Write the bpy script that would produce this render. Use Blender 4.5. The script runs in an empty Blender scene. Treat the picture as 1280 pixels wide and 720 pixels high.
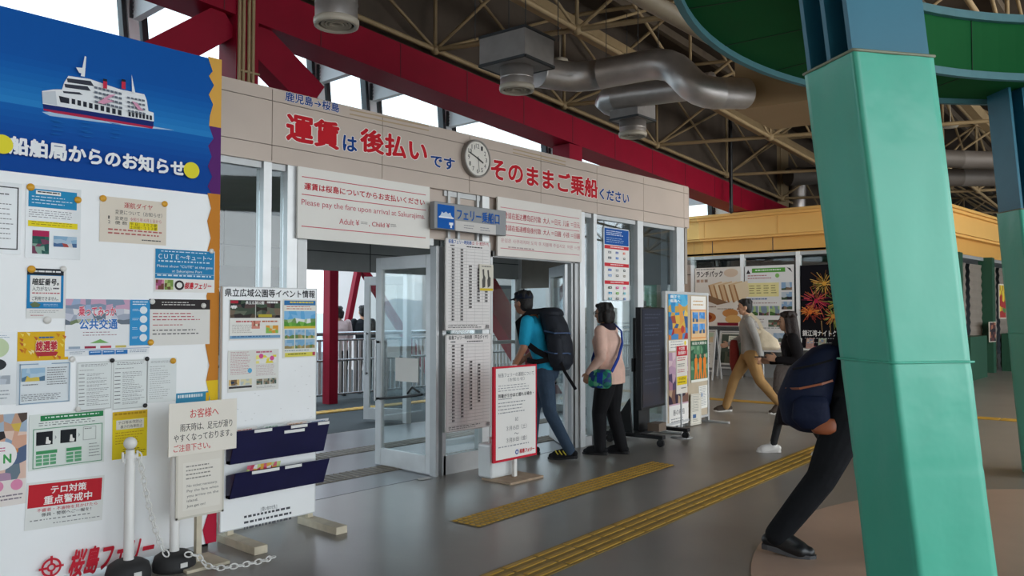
import bpy, bmesh, math, random
from mathutils import Vector, Matrix
D = bpy.data; SC = bpy.context.scene; COL = SC.collection
random.seed(7)
PI = math.pi
# ---------------------------------------------------------------- camera
HC = 1.45; FP = 1000.0; AL = math.radians(41.6); PT = math.radians(1.85)
cam = D.cameras.new('camera'); camo = D.objects.new('camera', cam); COL.objects.link(camo)
cam.sensor_width = 36; cam.lens = 36 * FP / 1280; cam.clip_end = 400; cam.clip_start = .05
FV = Vector((math.cos(AL) * math.cos(PT), math.sin(AL) * math.cos(PT), math.sin(PT)))
RV = Vector((math.sin(AL), -math.cos(AL), 0)); UV = RV.cross(FV)
camo.matrix_world = Matrix(((RV.x, UV.x, -FV.x, 0), (RV.y, UV.y, -FV.y, 0), (RV.z, UV.z, -FV.z, HC), (0, 0, 0, 1)))
SC.camera = camo
# ---------------------------------------------------------------- sky, exposure
SC.view_settings.view_transform = 'Standard'; SC.view_settings.look = 'None'
SC.view_settings.gamma = 1; SC.view_settings.use_curve_mapping = False
SC.view_settings.exposure = 0.5
W = D.worlds.new('sky'); SC.world = W; W.use_nodes = True
nt = W.node_tree; nt.nodes.clear()
wo = nt.nodes.new('ShaderNodeOutputWorld'); bg = nt.nodes.new('ShaderNodeBackground')
tc = nt.nodes.new('ShaderNodeTexCoord'); sx = nt.nodes.new('ShaderNodeSeparateXYZ'); rp = nt.nodes.new('ShaderNodeValToRGB')
rp.color_ramp.elements[0].position = .0; rp.color_ramp.elements[0].color = (.84, .92, 1, 1)
rp.color_ramp.elements[1].position = .6; rp.color_ramp.elements[1].color = (.72, .86, 1, 1)
nt.links.new(tc.outputs['Generated'], sx.inputs[0]); nt.links.new(sx.outputs['Z'], rp.inputs[0])
nt.links.new(rp.outputs[0], bg.inputs[0]); bg.inputs[1].default_value = 2.0
nt.links.new(bg.outputs[0], wo.inputs[0])
def area(name, loc, rot, sx_, sy_, watt, col=(1, 1, 1)):
    l = D.lights.new(name, 'AREA'); l.shape = 'RECTANGLE'; l.size = sx_; l.size_y = sy_; l.energy = watt; l.color = col
    o = D.objects.new(name, l); COL.objects.link(o); o.location = loc; o.rotation_euler = rot
    return o
# daylight through the open side of the hall (behind the camera)
area('daylight_open_side', (9, -8.6, 2.3), (math.radians(90), 0, 0), 34, 3.6, 390, (1, .97, .92))

def aim(o, p): o.rotation_euler = (Vector(p) - o.location).to_track_quat('-Z', 'Y').to_euler()
aim(area('shop_fill_light', (12, -4.0, 4.4), (0, 0, 0), 4, 2, 300, (1, .95, .86)), (17.5, 7, 1.8))  # added fill aimed at the shop front; no lamp hangs here

# ---------------------------------------------------------------- geometry helpers
def pd(u, v): return FV + RV * ((u - 640) / FP) + UV * ((360 - v) / FP)
CO = Vector((0, 0, HC))
def onY(u, v, y): d = pd(u, v); return CO + d * (y / d.y)
def onX(u, v, x): d = pd(u, v); return CO + d * (x / d.x)
def onZ(u, v, z=0): d = pd(u, v); return CO + d * ((z - HC) / d.z)
def lin(h):
    h = h.lstrip('#'); o = []
    for i in (0, 2, 4):
        c = int(h[i:i + 2], 16) / 255; o.append(c / 12.92 if c <= .04045 else ((c + .055) / 1.055) ** 2.4)
    return (*o, 1)
MC = {}
def mat(name, h, rough=.5, metal=0, var=0, vs=6, bump=0, bs=40, spec=.5, emit=0, coat=0):
    if name in MC: return MC[name]
    m = D.materials.new(name); MC[name] = m; m.use_nodes = True; t = m.node_tree; b = t.nodes['Principled BSDF']
    c = lin(h); b.inputs['Base Color'].default_value = c; b.inputs['Roughness'].default_value = rough
    b.inputs['Metallic'].default_value = metal; b.inputs['Specular IOR Level'].default_value = spec
    if coat: b.inputs['Coat Weight'].default_value = coat
    if emit: b.inputs['Emission Color'].default_value = c; b.inputs['Emission Strength'].default_value = emit
    m.diffuse_color = c
    if var or bump:
        tx = t.nodes.new('ShaderNodeTexCoord')
    if var:
        n = t.nodes.new('ShaderNodeTexNoise'); n.inputs['Scale'].default_value = vs; n.inputs['Detail'].default_value = 5
        r = t.nodes.new('ShaderNodeValToRGB'); r.color_ramp.elements[0].position = .3; r.color_ramp.elements[1].position = .7
        r.color_ramp.elements[0].color = tuple(x * (1 - var) for x in c[:3]) + (1,)
        r.color_ramp.elements[1].color = tuple(min(1, x * (1 + var)) for x in c[:3]) + (1,)
        t.links.new(tx.outputs['Object'], n.inputs['Vector']); t.links.new(n.outputs['Fac'], r.inputs[0])
        t.links.new(r.outputs[0], b.inputs['Base Color'])
    if bump:
        n2 = t.nodes.new('ShaderNodeTexNoise'); n2.inputs['Scale'].default_value = bs; n2.inputs['Detail'].default_value = 3
        bu = t.nodes.new('ShaderNodeBump'); bu.inputs['Strength'].default_value = bump; bu.inputs['Distance'].default_value = .02
        t.links.new(tx.outputs['Object'], n2.inputs['Vector']); t.links.new(n2.outputs['Fac'], bu.inputs['Height'])
        t.links.new(bu.outputs[0], b.inputs['Normal'])
    return m
def ink(h): return mat('ink_' + h.strip('#'), h, .7, 0, .02, 3, 0, 40, .15)
def glass_mat(name, tint=(.92, .96, .96), refl=.10, rough=.02):
    m = D.materials.new(name); m.use_nodes = True; t = m.node_tree; t.nodes.clear()
    o = t.nodes.new('ShaderNodeOutputMaterial'); mx = t.nodes.new('ShaderNodeMixShader')
    a = t.nodes.new('ShaderNodeBsdfTransparent'); a.inputs[0].default_value = (*tint, 1)
    g = t.nodes.new('ShaderNodeBsdfGlossy'); g.inputs['Roughness'].default_value = rough
    f = t.nodes.new('ShaderNodeLayerWeight'); f.inputs[0].default_value = .25
    ma = t.nodes.new('ShaderNodeMath'); ma.operation = 'MULTIPLY_ADD'; ma.inputs[1].default_value = .35; ma.inputs[2].default_value = refl * .5
    t.links.new(f.outputs['Fresnel'], ma.inputs[0]); t.links.new(ma.outputs[0], mx.inputs[0])
    t.links.new(a.outputs[0], mx.inputs[1]); t.links.new(g.outputs[0], mx.inputs[2]); t.links.new(mx.outputs[0], o.inputs[0])
    MC[name] = m; return m
GLASS = glass_mat('clear_glass'); 

class MB:
    """collects faces with materials; build() links them as one mesh object"""
    def __init__(s): s.v = []; s.f = []; s.m = []; s.mats = []; s.sm = []
    def mi(s, m):
        if m not in s.mats: s.mats.append(m)
        return s.mats.index(m)
    def add(s, vs, fs, m, smooth=False):
        b = len(s.v); s.v += [tuple(p) for p in vs]; k = s.mi(m)
        for f in fs: s.f.append([i + b for i in f]); s.m.append(k); s.sm.append(smooth)
        return s
    def box(s, lo, hi, m, M=None):
        x0, y0, z0 = lo; x1, y1, z1 = hi
        if x0 > x1: x0, x1 = x1, x0
        if y0 > y1: y0, y1 = y1, y0
        if z0 > z1: z0, z1 = z1, z0
        vs = [Vector(p) for p in ((x0, y0, z0), (x1, y0, z0), (x1, y1, z0), (x0, y1, z0), (x0, y0, z1), (x1, y0, z1), (x1, y1, z1), (x0, y1, z1))]
        if M: vs = [M @ p for p in vs]
        return s.add(vs, [(3, 2, 1, 0), (4, 5, 6, 7), (0, 1, 5, 4), (1, 2, 6, 5), (2, 3, 7, 6), (3, 0, 4, 7)], m)
    def bbox(s, lo, hi, m, r=.01, M=None, seg=2):
        """bevelled box"""
        bm = bmesh.new(); bmesh.ops.create_cube(bm, size=1)
        for v in bm.verts: v.co = Vector([(lo[i] + hi[i]) / 2 + v.co[i] * abs(hi[i] - lo[i]) for i in range(3)])
        bmesh.ops.bevel(bm, geom=bm.edges[:], offset=r, segments=seg, affect='EDGES', profile=.5)
        return s.bm(bm, m, M, False)
    def bm(s, bm, m, M=None, smooth=False):
        bm.verts.index_update(); vs = [(M @ v.co) if M else v.co.copy() for v in bm.verts]
        fs = [[v.index for v in f.verts] for f in bm.faces]; bm.free()
        return s.add(vs, fs, m, smooth)
    def tube(s, pts, r, m, n=10, cap=True, smooth=True, closed=False):
        pts = [Vector(p) for p in pts]; N = len(pts); rs = r if isinstance(r, (list, tuple)) else [r] * N
        vs = []; fs = []; prev = None
        for i, p in enumerate(pts):
            if closed: t = (pts[(i + 1) % N] - pts[i - 1])
            else: t = (pts[min(i + 1, N - 1)] - pts[max(i - 1, 0)])
            t.normalize()
            if prev is None:
                a = Vector((0, 0, 1)) if abs(t.z) < .9 else Vector((1, 0, 0)); x = t.cross(a).normalized()
            else: x = (prev - t * prev.dot(t)).normalized()
            prev = x; y = t.cross(x)
            for k in range(n):
                q = 2 * PI * k / n; vs.append(p + (x * math.cos(q) + y * math.sin(q)) * rs[i])
        for i in range(N if closed else N - 1):
            a = i * n; b = ((i + 1) % N) * n
            for k in range(n): fs.append((a + k, a + (k + 1) % n, b + (k + 1) % n, b + k))
        s.add(vs, fs, m, smooth)
        if cap and not closed:
            s.add(vs[:n], [tuple(reversed(range(n)))], m); s.add(vs[-n:], [tuple(range(n))], m)
        return s
    def cyl(s, a, b, r, m, n=14, r2=None): return s.tube([a, b], [r, r if r2 is None else r2], m, n)
    def lathe(s, prof, m, c=(0, 0, 0), n=24, smooth=True):
        vs = []; fs = []
        for (r, z) in prof:
            for k in range(n): q = 2 * PI * k / n; vs.append((c[0] + r * math.cos(q), c[1] + r * math.sin(q), c[2] + z))
        for i in range(len(prof) - 1):
            for k in range(n): fs.append((i * n + k, i * n + (k + 1) % n, (i + 1) * n + (k + 1) % n, (i + 1) * n + k))
        return s.add(vs, fs, m, smooth)
    def ell(s, c, r, m, n=16, k=10):
        vs = []; fs = []
        for i in range(k + 1):
            a = PI * i / k
            for j in range(n):
                q = 2 * PI * j / n; vs.append((c[0] + r[0] * math.sin(a) * math.cos(q), c[1] + r[1] * math.sin(a) * math.sin(q), c[2] + r[2] * math.cos(a)))
        for i in range(k):
            for j in range(n): fs.append((i * n + j, (i + 1) * n + j, (i + 1) * n + (j + 1) % n, i * n + (j + 1) % n))
        return s.add(vs, fs, m, True)
    def bar(s, a, b, w, h, m, up=(0, 0, 1)):
        """square bar between two points: w sideways, h along up"""
        a = Vector(a); b = Vector(b); t = (b - a).normalized(); x = t.cross(Vector(up)).normalized(); y = x.cross(t)
        vs = [p + x * (i * w / 2) + y * (j * h / 2) for p in (a, b) for i, j in ((-1, -1), (1, -1), (1, 1), (-1, 1))]
        return s.add(vs, [(3, 2, 1, 0), (4, 5, 6, 7), (0, 1, 5, 4), (1, 2, 6, 5), (2, 3, 7, 6), (3, 0, 4, 7)], m)
    def prism(s, pts, y0, y1, m):
        """polygon in x,z extruded from y0 to y1"""
        n = len(pts); vs = [(x, y0, z) for x, z in pts] + [(x, y1, z) for x, z in pts]
        return s.add(vs, [tuple(range(n)), tuple(reversed(range(n, 2 * n)))] + [(i, i + n, (i + 1) % n + n, (i + 1) % n) for i in range(n)], m)
    def build(s, name, parent=None, loc=None, rz=0, M=None):
        me = D.meshes.new(name); me.from_pydata(s.v, [], s.f); me.update()
        for m in s.mats: me.materials.append(m)
        me.polygons.foreach_set('material_index', s.m); me.polygons.foreach_set('use_smooth', s.sm)
        o = D.objects.new(name, me); COL.objects.link(o)
        if parent: o.parent = parent
        if loc is not None: o.location = loc
        if rz: o.rotation_euler = (0, 0, rz)
        return o
def tag(o, label=None, cat=None, group=None, kind=None):
    if label: o['label'] = label
    if cat: o['category'] = cat
    if group: o['group'] = group
    if kind: o['kind'] = kind
    return o
def struct(mb, name, parent=None, label=None, cat=None):
    o = mb.build(name, parent)
    if parent is None: tag(o, label, cat, kind='structure')
    return o
def empty(name, loc=(0, 0, 0), rz=0, label=None, cat=None, group=None, kind=None):
    o = D.objects.new(name, None); COL.objects.link(o); o.location = loc; o.rotation_euler = (0, 0, rz); o.empty_display_size = .1
    return tag(o, label, cat, group, kind)
def copy_tree(o, parent=None):
    c = o.copy(); COL.objects.link(c)
    if parent: c.parent = parent
    for ch in list(o.children): copy_tree(ch, c)
    return c
# ---- lettering: glyph outlines turned into mesh faces
TC = {}
def glyphs(s, bold=0.0):
    k = (s, bold)
    if k in TC: return TC[k]
    cu = D.curves.new('lettering', 'FONT'); cu.body = s; cu.size = 1; cu.offset = bold; cu.resolution_u = 3; cu.fill_mode = 'FRONT'
    o = D.objects.new('lettering', cu); COL.objects.link(o)
    dg = bpy.context.evaluated_depsgraph_get(); me = o.evaluated_get(dg).to_mesh()
    vs = [(v.co.x, v.co.y) for v in me.vertices]; fs = [tuple(p.vertices) for p in me.polygons]
    D.objects.remove(o); D.curves.remove(cu)
    if not vs: vs = [(0, 0), (1, 0), (1, 1)]; fs = []
    x0 = min(v[0] for v in vs); x1 = max(v[0] for v in vs); y0 = min(v[1] for v in vs); y1 = max(v[1] for v in vs)
    TC[k] = (vs, fs, (x0, x1, y0, y1)); return TC[k]
class Sheet:
    """flat printed thing: local x to the right, z up, front towards -y; coordinates 0..1 from the top left corner"""
    def __init__(s, w, h, paper='#f2f2ee', t=.0015, base=True):
        s.w = w; s.h = h; s.mb = MB(); s.k = 0; s.t = t
        if base: s.mb.box((0, 0, -h), (w, t, 0), ink(paper) if isinstance(paper, str) else paper)
    def y(s): s.k += 1; return -.00022 * s.k - .0002
    def m(s, c): return ink(c) if isinstance(c, str) else c
    def rect(s, x0, y0, x1, y1, c, y=None):
        y = y if y is not None else s.y()
        s.mb.add([(x0 * s.w, y, -y1 * s.h), (x1 * s.w, y, -y1 * s.h), (x1 * s.w, y, -y0 * s.h), (x0 * s.w, y, -y0 * s.h)], [(0, 1, 2, 3)], s.m(c)); return s
    def poly(s, pts, c):
        y = s.y(); s.mb.add([(a * s.w, y, -b * s.h) for a, b in pts], [tuple(range(len(pts)))], s.m(c)); return s
    def frame(s, x0, y0, x1, y1, tk, c):
        a = tk / s.w; b = tk / s.h; y = s.y()
        s.rect(x0, y0, x1, y0 + b, c, y); s.rect(x0, y1 - b, x1, y1, c, y); s.rect(x0, y0, x0 + a, y1, c, y); s.rect(x1 - a, y0, x1, y1, c, y); return s
    def disc(s, cx, cy, r, c, n=24, ry=None):
        y = s.y(); s.mb.add([(cx * s.w + r * math.cos(2 * PI * i / n), y, -cy * s.h + (ry or r) * math.sin(2 * PI * i / n)) for i in range(n)], [tuple(range(n))], s.m(c)); return s
    def ring(s, cx, cy, r, tk, c, n=28):
        y = s.y(); vs = [(cx * s.w + q * math.cos(2 * PI * i / n), y, -cy * s.h + q * math.sin(2 * PI * i / n)) for q in (r - tk, r) for i in range(n)]
        s.mb.add(vs, [(i, (i + 1) % n, n + (i + 1) % n, n + i) for i in range(n)], s.m(c)); return s
    def text(s, t, x0, y0, x1, y1, c, bold=.0, slant=0, halo=None, hw=.05, keep=False):
        if halo: s._t(t, x0, y0, x1, y1, halo, bold + hw, slant, (t, bold), keep)
        s._t(t, x0, y0, x1, y1, c, bold, slant, (t, bold), keep); return s
    def _t(s, t, x0, y0, x1, y1, c, bold, slant, ref, keep):
        vs, fs, bx = glyphs(t)
        sx_ = (x1 - x0) * s.w / max(1e-6, bx[1] - bx[0]); sy_ = (y1 - y0) * s.h / max(1e-6, bx[3] - bx[2]); y = s.y()
        if keep: sx_ = sy_ = min(sx_, sy_)
        nd = 1 if bold < .004 else 3 if bold < .016 else 5 if bold < .03 else 9
        k = 1.0 * bold                                    # heavier strokes: the glyph laid down several times around its place
        offs = [(0, 0)] + [(k * math.cos(2 * PI * i / (nd - 1)), k * math.sin(2 * PI * i / (nd - 1))) for i in range(nd - 1)] if nd > 1 else [(0, 0)]
        for j, (ox, oy) in enumerate(offs):
            s.mb.add([(x0 * s.w + (a + ox - bx[0]) * sx_ + slant * (b - bx[2]) * sy_, y - j * .00001, -y1 * s.h + (b + oy - bx[2]) * sy_) for a, b in vs], fs, s.m(c))
    def vtext(s, t, x0, y0, x1, y1, c, bold=.0):
        n = len(t); st = (y1 - y0) / n
        for i, ch in enumerate(t):
            if ch != ' ': s.text(ch, x0, y0 + i * st + st * .06, x1, y0 + (i + 1) * st - st * .06, c, bold)
        return s
    def lines(s, x0, y0, x1, y1, n, c, fill=.42, words=4, rag=.25):
        """rows of print too small to read"""
        y = s.y(); st = (y1 - y0) / n; fill *= .78; words *= 1.5
        for i in range(n):
            e = x1 - (x1 - x0) * random.random() * rag; x = x0
            while x < e - .01:
                w = (x1 - x0) * random.uniform(.3, 1.2) / words; q = min(e, x + w)
                s.rect(x, y0 + i * st, q, y0 + (i + fill) * st, c, y); x = q + (x1 - x0) * .025
        return s
    def photo(s, x0, y0, x1, y1, pal, nx=6, ny=4, seed=0):
        """small photograph as jittered patches of colour"""
        rn = random.Random(seed + int(x0 * 997) + int(y0 * 331)); y = s.y(); P = [[None] * (nx + 1) for _ in range(ny + 1)]
        for j in range(ny + 1):
            for i in range(nx + 1):
                dx = rn.uniform(-.35, .35) if 0 < i < nx else 0; dy = rn.uniform(-.35, .35) if 0 < j < ny else 0
                P[j][i] = (x0 + (x1 - x0) * (i + dx) / nx, y0 + (y1 - y0) * (j + dy) / ny)
        for j in range(ny):
            for i in range(nx):
                band = pal[min(len(pal) - 1, int(j / ny * len(pal)))]; cc = rn.choice(band if isinstance(band, (list, tuple)) else pal)
                q = [P[j][i], P[j + 1][i], P[j + 1][i + 1], P[j][i + 1]]
                s.mb.add([(a * s.w, y, -b * s.h) for a, b in q], [(0, 1, 2, 3)], s.m(cc))
        return s
    def build(s, name, loc, rz=0, label=None, cat=None, group=None, roll=0, parent=None, tilt=0):
        o = s.mb.build(name, parent); o.location = loc; o.rotation_euler = (tilt, roll, rz)
        if not parent: tag(o, label, cat, group)
        return o
def rectY(u0, v0, u1, v1, Y):
    a = onY(u0, v0, Y); b = onY(u1, v1, Y); return a, b.x - a.x, a.z - b.z
# ================================================================ THE SETTING
YF = 5.23; YB = 4.73; YI = 8.1; XRR = 9.4
M_floor = mat('polished_concrete', '#87827b', .3, 0, .16, .9, .04, 90, .5)
M_floorin = mat('vestibule_floor', '#6a6d71', .3, 0, .12, 1.2, .03, 60, .5)
M_deck = mat('deck_asphalt_shaded', '#1e2a2d', .85, 0, .15, 3)  # darkened so the colour carries the shade of an unbuilt canopy
M_beige = mat('beige_patch', '#bd9f8b', .35, 0, .1, 1.5, .03, 90, .45)
M_fas = mat('beige_cladding', '#c2b2a5', .5, 0, .05, 2)
M_gap = mat('dark_joint', '#5a5048', .8, 0, .1)
M_alu = mat('brushed_aluminium', '#cfd1d1', .4, .4, .05, 8)
M_alud = mat('dull_aluminium', '#b4b6b6', .45, .4, .05, 8)
M_red = mat('crimson_steel', '#8e0828', .5, 0, .07, 3, 0, 40, .2)
M_white = mat('white_painted_panel', '#f4f6f6', .4, 0, .025, 2)
M_truss = mat('cream_truss_tube', '#98825f', .6, 0, .08, 5)
M_roof = mat('dark_roof_deck', '#54493f', .85, 0, .2, 2)
M_galv = mat('galvanised_duct', '#c4beba', .4, .75, .12, 5, .08, 12)
M_dark = mat('dark_grey_metal', '#34373a', .5, .3, .05)
M_yel = mat('tactile_yellow', '#c49a3c', .5, 0, .12, 9)
M_yeld = mat('tactile_yellow_worn', '#a08444', .6, 0, .15, 9)
M_blk = mat('black_plastic', '#17181a', .45, 0, .05)
M_steel = mat('stainless_steel', '#aeb1b3', .25, .9, .04)

# floor, deck
b = MB(); b.box((-14, -12, -.12), (34, YI, 0), M_floor); b.box((XRR, YI, -.12), (34, 10.4, 0), M_floor); struct(b, 'floor')
b = MB(); b.box((2.7, YF + .08, .0), (9.4, YI - .05, .003), M_floorin); struct(b, 'floor_vestibule')
b = MB(); b.box((-14, YI, -.14), (34, 26, -.02), M_deck); struct(b, 'floor_deck')
RC = Vector((6.2, -1.1, 0))
b = MB(); n = 96; R0 = 2.92
b.add([(5.55 + R0 * math.cos(2 * PI * i / n), -.62 + R0 * math.sin(2 * PI * i / n), .003) for i in range(n)], [tuple(range(n))], M_beige); struct(b, 'floor_round_patch')
# roof: the hall roof falls gently to the right
def zr(x, z0=4.4): return z0 - .07 * (x - 5)
b = MB()
for (z0, t, m) in ((7.5, .1, M_roof),):
    b.add([(x, y, zr(x, z0) + dz) for dz in (0, t) for x, y in ((-12, -9), (34, -9), (34, 9.7), (-12, 9.7))], [(3, 2, 1, 0), (4, 5, 6, 7), (0, 1, 5, 4), (1, 2, 6, 5), (2, 3, 7, 6), (3, 0, 4, 7)], m)
M_purl = mat('roof_purlin', '#6d6050', .7, 0, .1)
for i in range(18):
    y = -8.5 + i * 1.02
    b.bar((-11, y, zr(-11, 7.4)), (31, y, zr(31, 7.4)), .1, .15, M_purl)
struct(b, 'ceiling')
b = MB()
PX, PY = 3.0, 2.08
def node(i, j, top): x = 7.75 + PX * i + .6 * j; return Vector((x, 8.35 - PY * j, zr(x, 6.95 if top else 5.42)))
I0, I1, J0, J1 = -3, 9, 0, 8
def strut(a, c, r, n=6): b.tube([a, c], r, M_truss, n, False)
for i in range(I0, I1):
    for j in range(J0, J1):
        p = node(i, j, 0); q = node(i, j, 1)
        strut(p, q, .028); b.ell(p, (.075, .075, .075), M_truss, 8, 6); b.ell(q, (.06, .06, .06), M_truss, 6, 4)
        if i < I1 - 1:
            strut(p, node(i + 1, j, 0), .038); strut(q, node(i + 1, j, 1), .036); strut(p, node(i + 1, j, 1), .025)
            if i > I0: strut(p, node(i - 1, j, 1), .025)
        if j < J1 - 1:
            strut(p, node(i, j + 1, 0), .036); strut(q, node(i, j + 1, 1), .034); strut(p, node(i, j + 1, 1), .025)
        if j > J0: strut(p, node(i, j - 1, 1), .025)
struct(b, 'ceiling_space_frame')
# lattice beams across the roof (flat cream chords)
b = MB()
for y in (7.2, 3.4):
    b.bar((-2, y, zr(-2, 6.1)), (30, y, zr(30, 6.1)), .15, .2, M_truss)
struct(b, 'ceiling_purlin_beams')

# red frame above and behind the entrance
YR = 8.0; ZB, ZT = 2.583, 3.112
def rl(x): return onY(345, 37, YR).z + (x - onY(345, 37, YR).x) * (onY(860, 234, YR).z - onY(345, 37, YR).z) / (onY(860, 234, YR).x - onY(345, 37, YR).x)
b = MB()
xa, xb = -4, 24.0
TH = .455; DP = .5
b.add([(x, y, rl(x) + dz) for x in (xa, xb) for y, dz in ((YR, 0), (YR + DP, 0), (YR + DP, TH), (YR, TH))], [(0, 1, 2, 3), (7, 6, 5, 4), (4, 5, 1, 0), (5, 6, 2, 1), (6, 7, 3, 2), (7, 4, 0, 3)], M_red)
jm = mat('crimson_joint', '#5d0a1c', .6)
x = .6
while x < xb - .5: b.box((x, YR - .004, rl(x) + .004), (x + .012, YR, rl(x) + TH - .004), jm); x += 1.24
struct(b, 'trim_red_roof_beam')
b = MB(); y0 = YR + DP + .02
b.add([(x, y, z) for x in (-12, 30) for y, z in ((y0, rl(x) + TH - .03), (y0 + .05, rl(x) + TH - .03), (y0 + .05, zr(x, 7.52)), (y0, zr(x, 7.52)))], [(0, 1, 2, 3), (7, 6, 5, 4), (4, 5, 1, 0), (5, 6, 2, 1), (6, 7, 3, 2), (7, 4, 0, 3)], M_roof); struct(b, 'ceiling_eave')
px0 = onY(293, 200, YR).x; px1 = onY(321, 200, YR).x
b = MB(); b.box((px0, YR - .012, ZB + .09), (px1, YR + .36, rl(px0) + .9), M_red); struct(b, 'trim_red_post')
px2 = onY(712, 200, YR).x; px3 = onY(728, 200, YR).x
b = MB(); b.box((px2, YR + .004, ZB + .09), (px3, YR + .36, rl(px3) + .004), M_red); struct(b, 'trim_red_post_short')
b = MB()
def brace(p, q, w, y): b.bar((p.x, y, p.z), (q.x, y, q.z), .26, w, M_red, (0, 0, 1))
brace(onY(322, 40, YR), onY(400, 122, YR), .40, YR + .2)
brace(onY(290, 22, YR), onY(190, 75, YR), .36, YR + .2)
struct(b, 'trim_red_braces')
# clerestory glazing outside the red frame
YG = 9.3
M_mull = mat('window_mullion_skylit', '#eef3f5', .45, 0, .025)  # near white: sky light on the mullions is put into this colour
M_mulld = mat('window_frame_dark', '#3c4043', .5, .3, .05)
b = MB(); lean = .09
tops = [(168, 40), (400, 95), (466, 120), (561, 155), (688, 190), (771, 240), (850, 265), (893, 262)]
mx = []
for (u, v) in tops:
    p = onY(u, v, YG); mx.append(p.x)
    for dx, w, m in ((0, .12, M_mull), (.13, .07, M_mulld), (-.1, .05, M_mulld)):
        x0 = p.x + dx; zt = rl(p.x) + 1.4
        b.add([(x0 - lean * (z - p.z) + sx_ * w / 2, YG + dy, z) for z in (2.62, zt) for sx_, dy in ((-1, 0), (1, 0), (1, .12), (-1, .12))], [(3, 2, 1, 0), (4, 5, 6, 7), (0, 1, 5, 4), (1, 2, 6, 5), (2, 3, 7, 6), (3, 0, 4, 7)], m)
struct(b, 'trim_clerestory_mullions')
b = MB()
for (u, v) in tops:
    p = onY(u, v, YG); z = rl(p.x) + .2
    b.bar((p.x + .02, YG, z), (p.x + .02, YR + DP, z), .09, .26, M_mull); b.box((p.x - .06, YG - .03, z - .12), (p.x + .1, YG, z + .12), M_mulld)
    for q in range(4): b.cyl((p.x - .03, YG - .045, z - .08 + q * .05), (p.x - .03, YG - .03, z - .08 + q * .05), .014, M_steel, 8)
struct(b, 'trim_bracket_arms')
b = MB()
b.add([(x, YG + dy, rl(x) + dz + .42) for x in (-3, 18.4) for dy, dz in ((0, 0), (.1, 0), (.1, .06), (0, .06))], [(0, 1, 2, 3), (7, 6, 5, 4), (4, 5, 1, 0), (5, 6, 2, 1), (6, 7, 3, 2), (7, 4, 0, 3)], M_mull)
struct(b, 'trim_clerestory_transom')
b = MB(); b.box((-6, YG + .05, 2.6), (18.4, YG + .058, 7.4), GLASS); struct(b, 'window_1')

# ---------------------------------------------------------------- entrance front
def FX(u, y=YF): return onY(u, 300, y).x
pass
XL, XR = 2.35, 9.39
b = MB(); b.box((XL, YF + .012, ZB), (XR, YF + .3, ZT), M_gap)
rows = [(ZB, 2.695), (2.70, 3.025), (3.03, ZT)]
cols = [XL] + [onY(u, 180, YF).x for u in (340, 478, 587, 676, 746, 804)] + [onY(855, 260, YF).x, XR]
for (z0, z1) in rows:
    for i in range(len(cols) - 1): b.box((cols[i] + .003, YF, z0), (cols[i + 1] - .003, YF + .02, z1), M_fas)
b.box((XL, YF, ZT), (XR, YF + .32, ZT + .012), M_fas); b.box((XL, YF, ZB - .012), (XR, YF + .32, ZB), M_fas)
b.box((XR, YF, ZB), (XR + .015, YF + .32, ZT), M_fas)
for z in (3.062, 3.048):
    pass
M_stain = mat('old_tape_mark', '#b09a7c', .7)
for u0, v0, u1, v1 in ((437, 138, 536, 159), (641, 187, 707, 203)):
    p = onY(u0, v0, YF); q = onY(u1, v1, YF)
    for dz in (0, -.035): b.add([(p.x, YF - .001, p.z + dz), (q.x, YF - .001, q.z + dz), (q.x, YF - .001, q.z + dz + .012), (p.x, YF - .001, p.z + dz + .012)], [(0, 1, 2, 3)], M_stain)
fas = struct(b, 'wall_entrance_fascia')
# vestibule ceiling, inner wall, posts
M_soff = mat('vestibule_soffit', '#9b948b', .7, 0, .06)
b = MB(); b.box((XL, YF + .3, ZB), (XR, YI + .15, ZB + .08), M_soff); struct(b, 'ceiling_vestibule')
b = MB()
def post(u0, u1, y=YF, d=.1, z1=ZB, m=M_alu, z0=0): b.box((FX(u0, y), y, z0), (FX(u1, y), y + d, z1), m)
for u0, u1 in ((329, 339), (359, 371.5), (603, 611.5), (725, 731), (742, 746), (797, 804), (846, 855)): post(u0, u1, YF + .01)
for u0, u1 in ((372, 384), (545.5, 549), (553.5, 558), (612, 616), (714, 716), (718.5, 725)): post(u0, u1, YF + .03, .08, 2.06, M_alud)
b.box((FX(372), YF + .03, 2.06), (FX(545), YF + .11, 2.12), M_alud); b.box((FX(612), YF + .03, 2.0), (FX(725), YF + .11, 2.06), M_alud)
# header panels above the doorways
b.box((FX(372), YF + .05, 2.12), (FX(603), YF + .09, ZB), M_fas); b.box((FX(612), YF + .05, 2.06), (FX(725), YF + .09, ZB), M_fas)
for u in (560, 572, 596): post(u, u + 3, YF + .02, .05, ZB, M_alud, 2.1)
# fixed glazing rails
for u0, u1 in ((275, 329), (339, 359), (558, 603), (731, 742), (746, 797), (804, 846)):
    b.box((FX(u0), YF + .03, 0), (FX(u1), YF + .09, .17 if u0 == 558 else .1), M_alud); b.box((FX(u0), YF + .03, ZB - .06), (FX(u1), YF + .09, ZB), M_alud)
struct(b, 'trim_entrance_frame')
n = 2
for u0, u1 in ((275, 329), (339, 359), (558, 603), (731, 742), (746, 797), (804, 846)):
    b = MB(); b.box((FX(u0), YF + .055, .12), (FX(u1), YF + .063, ZB - .06), GLASS); struct(b, 'window_%d' % n); n += 1
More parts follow.
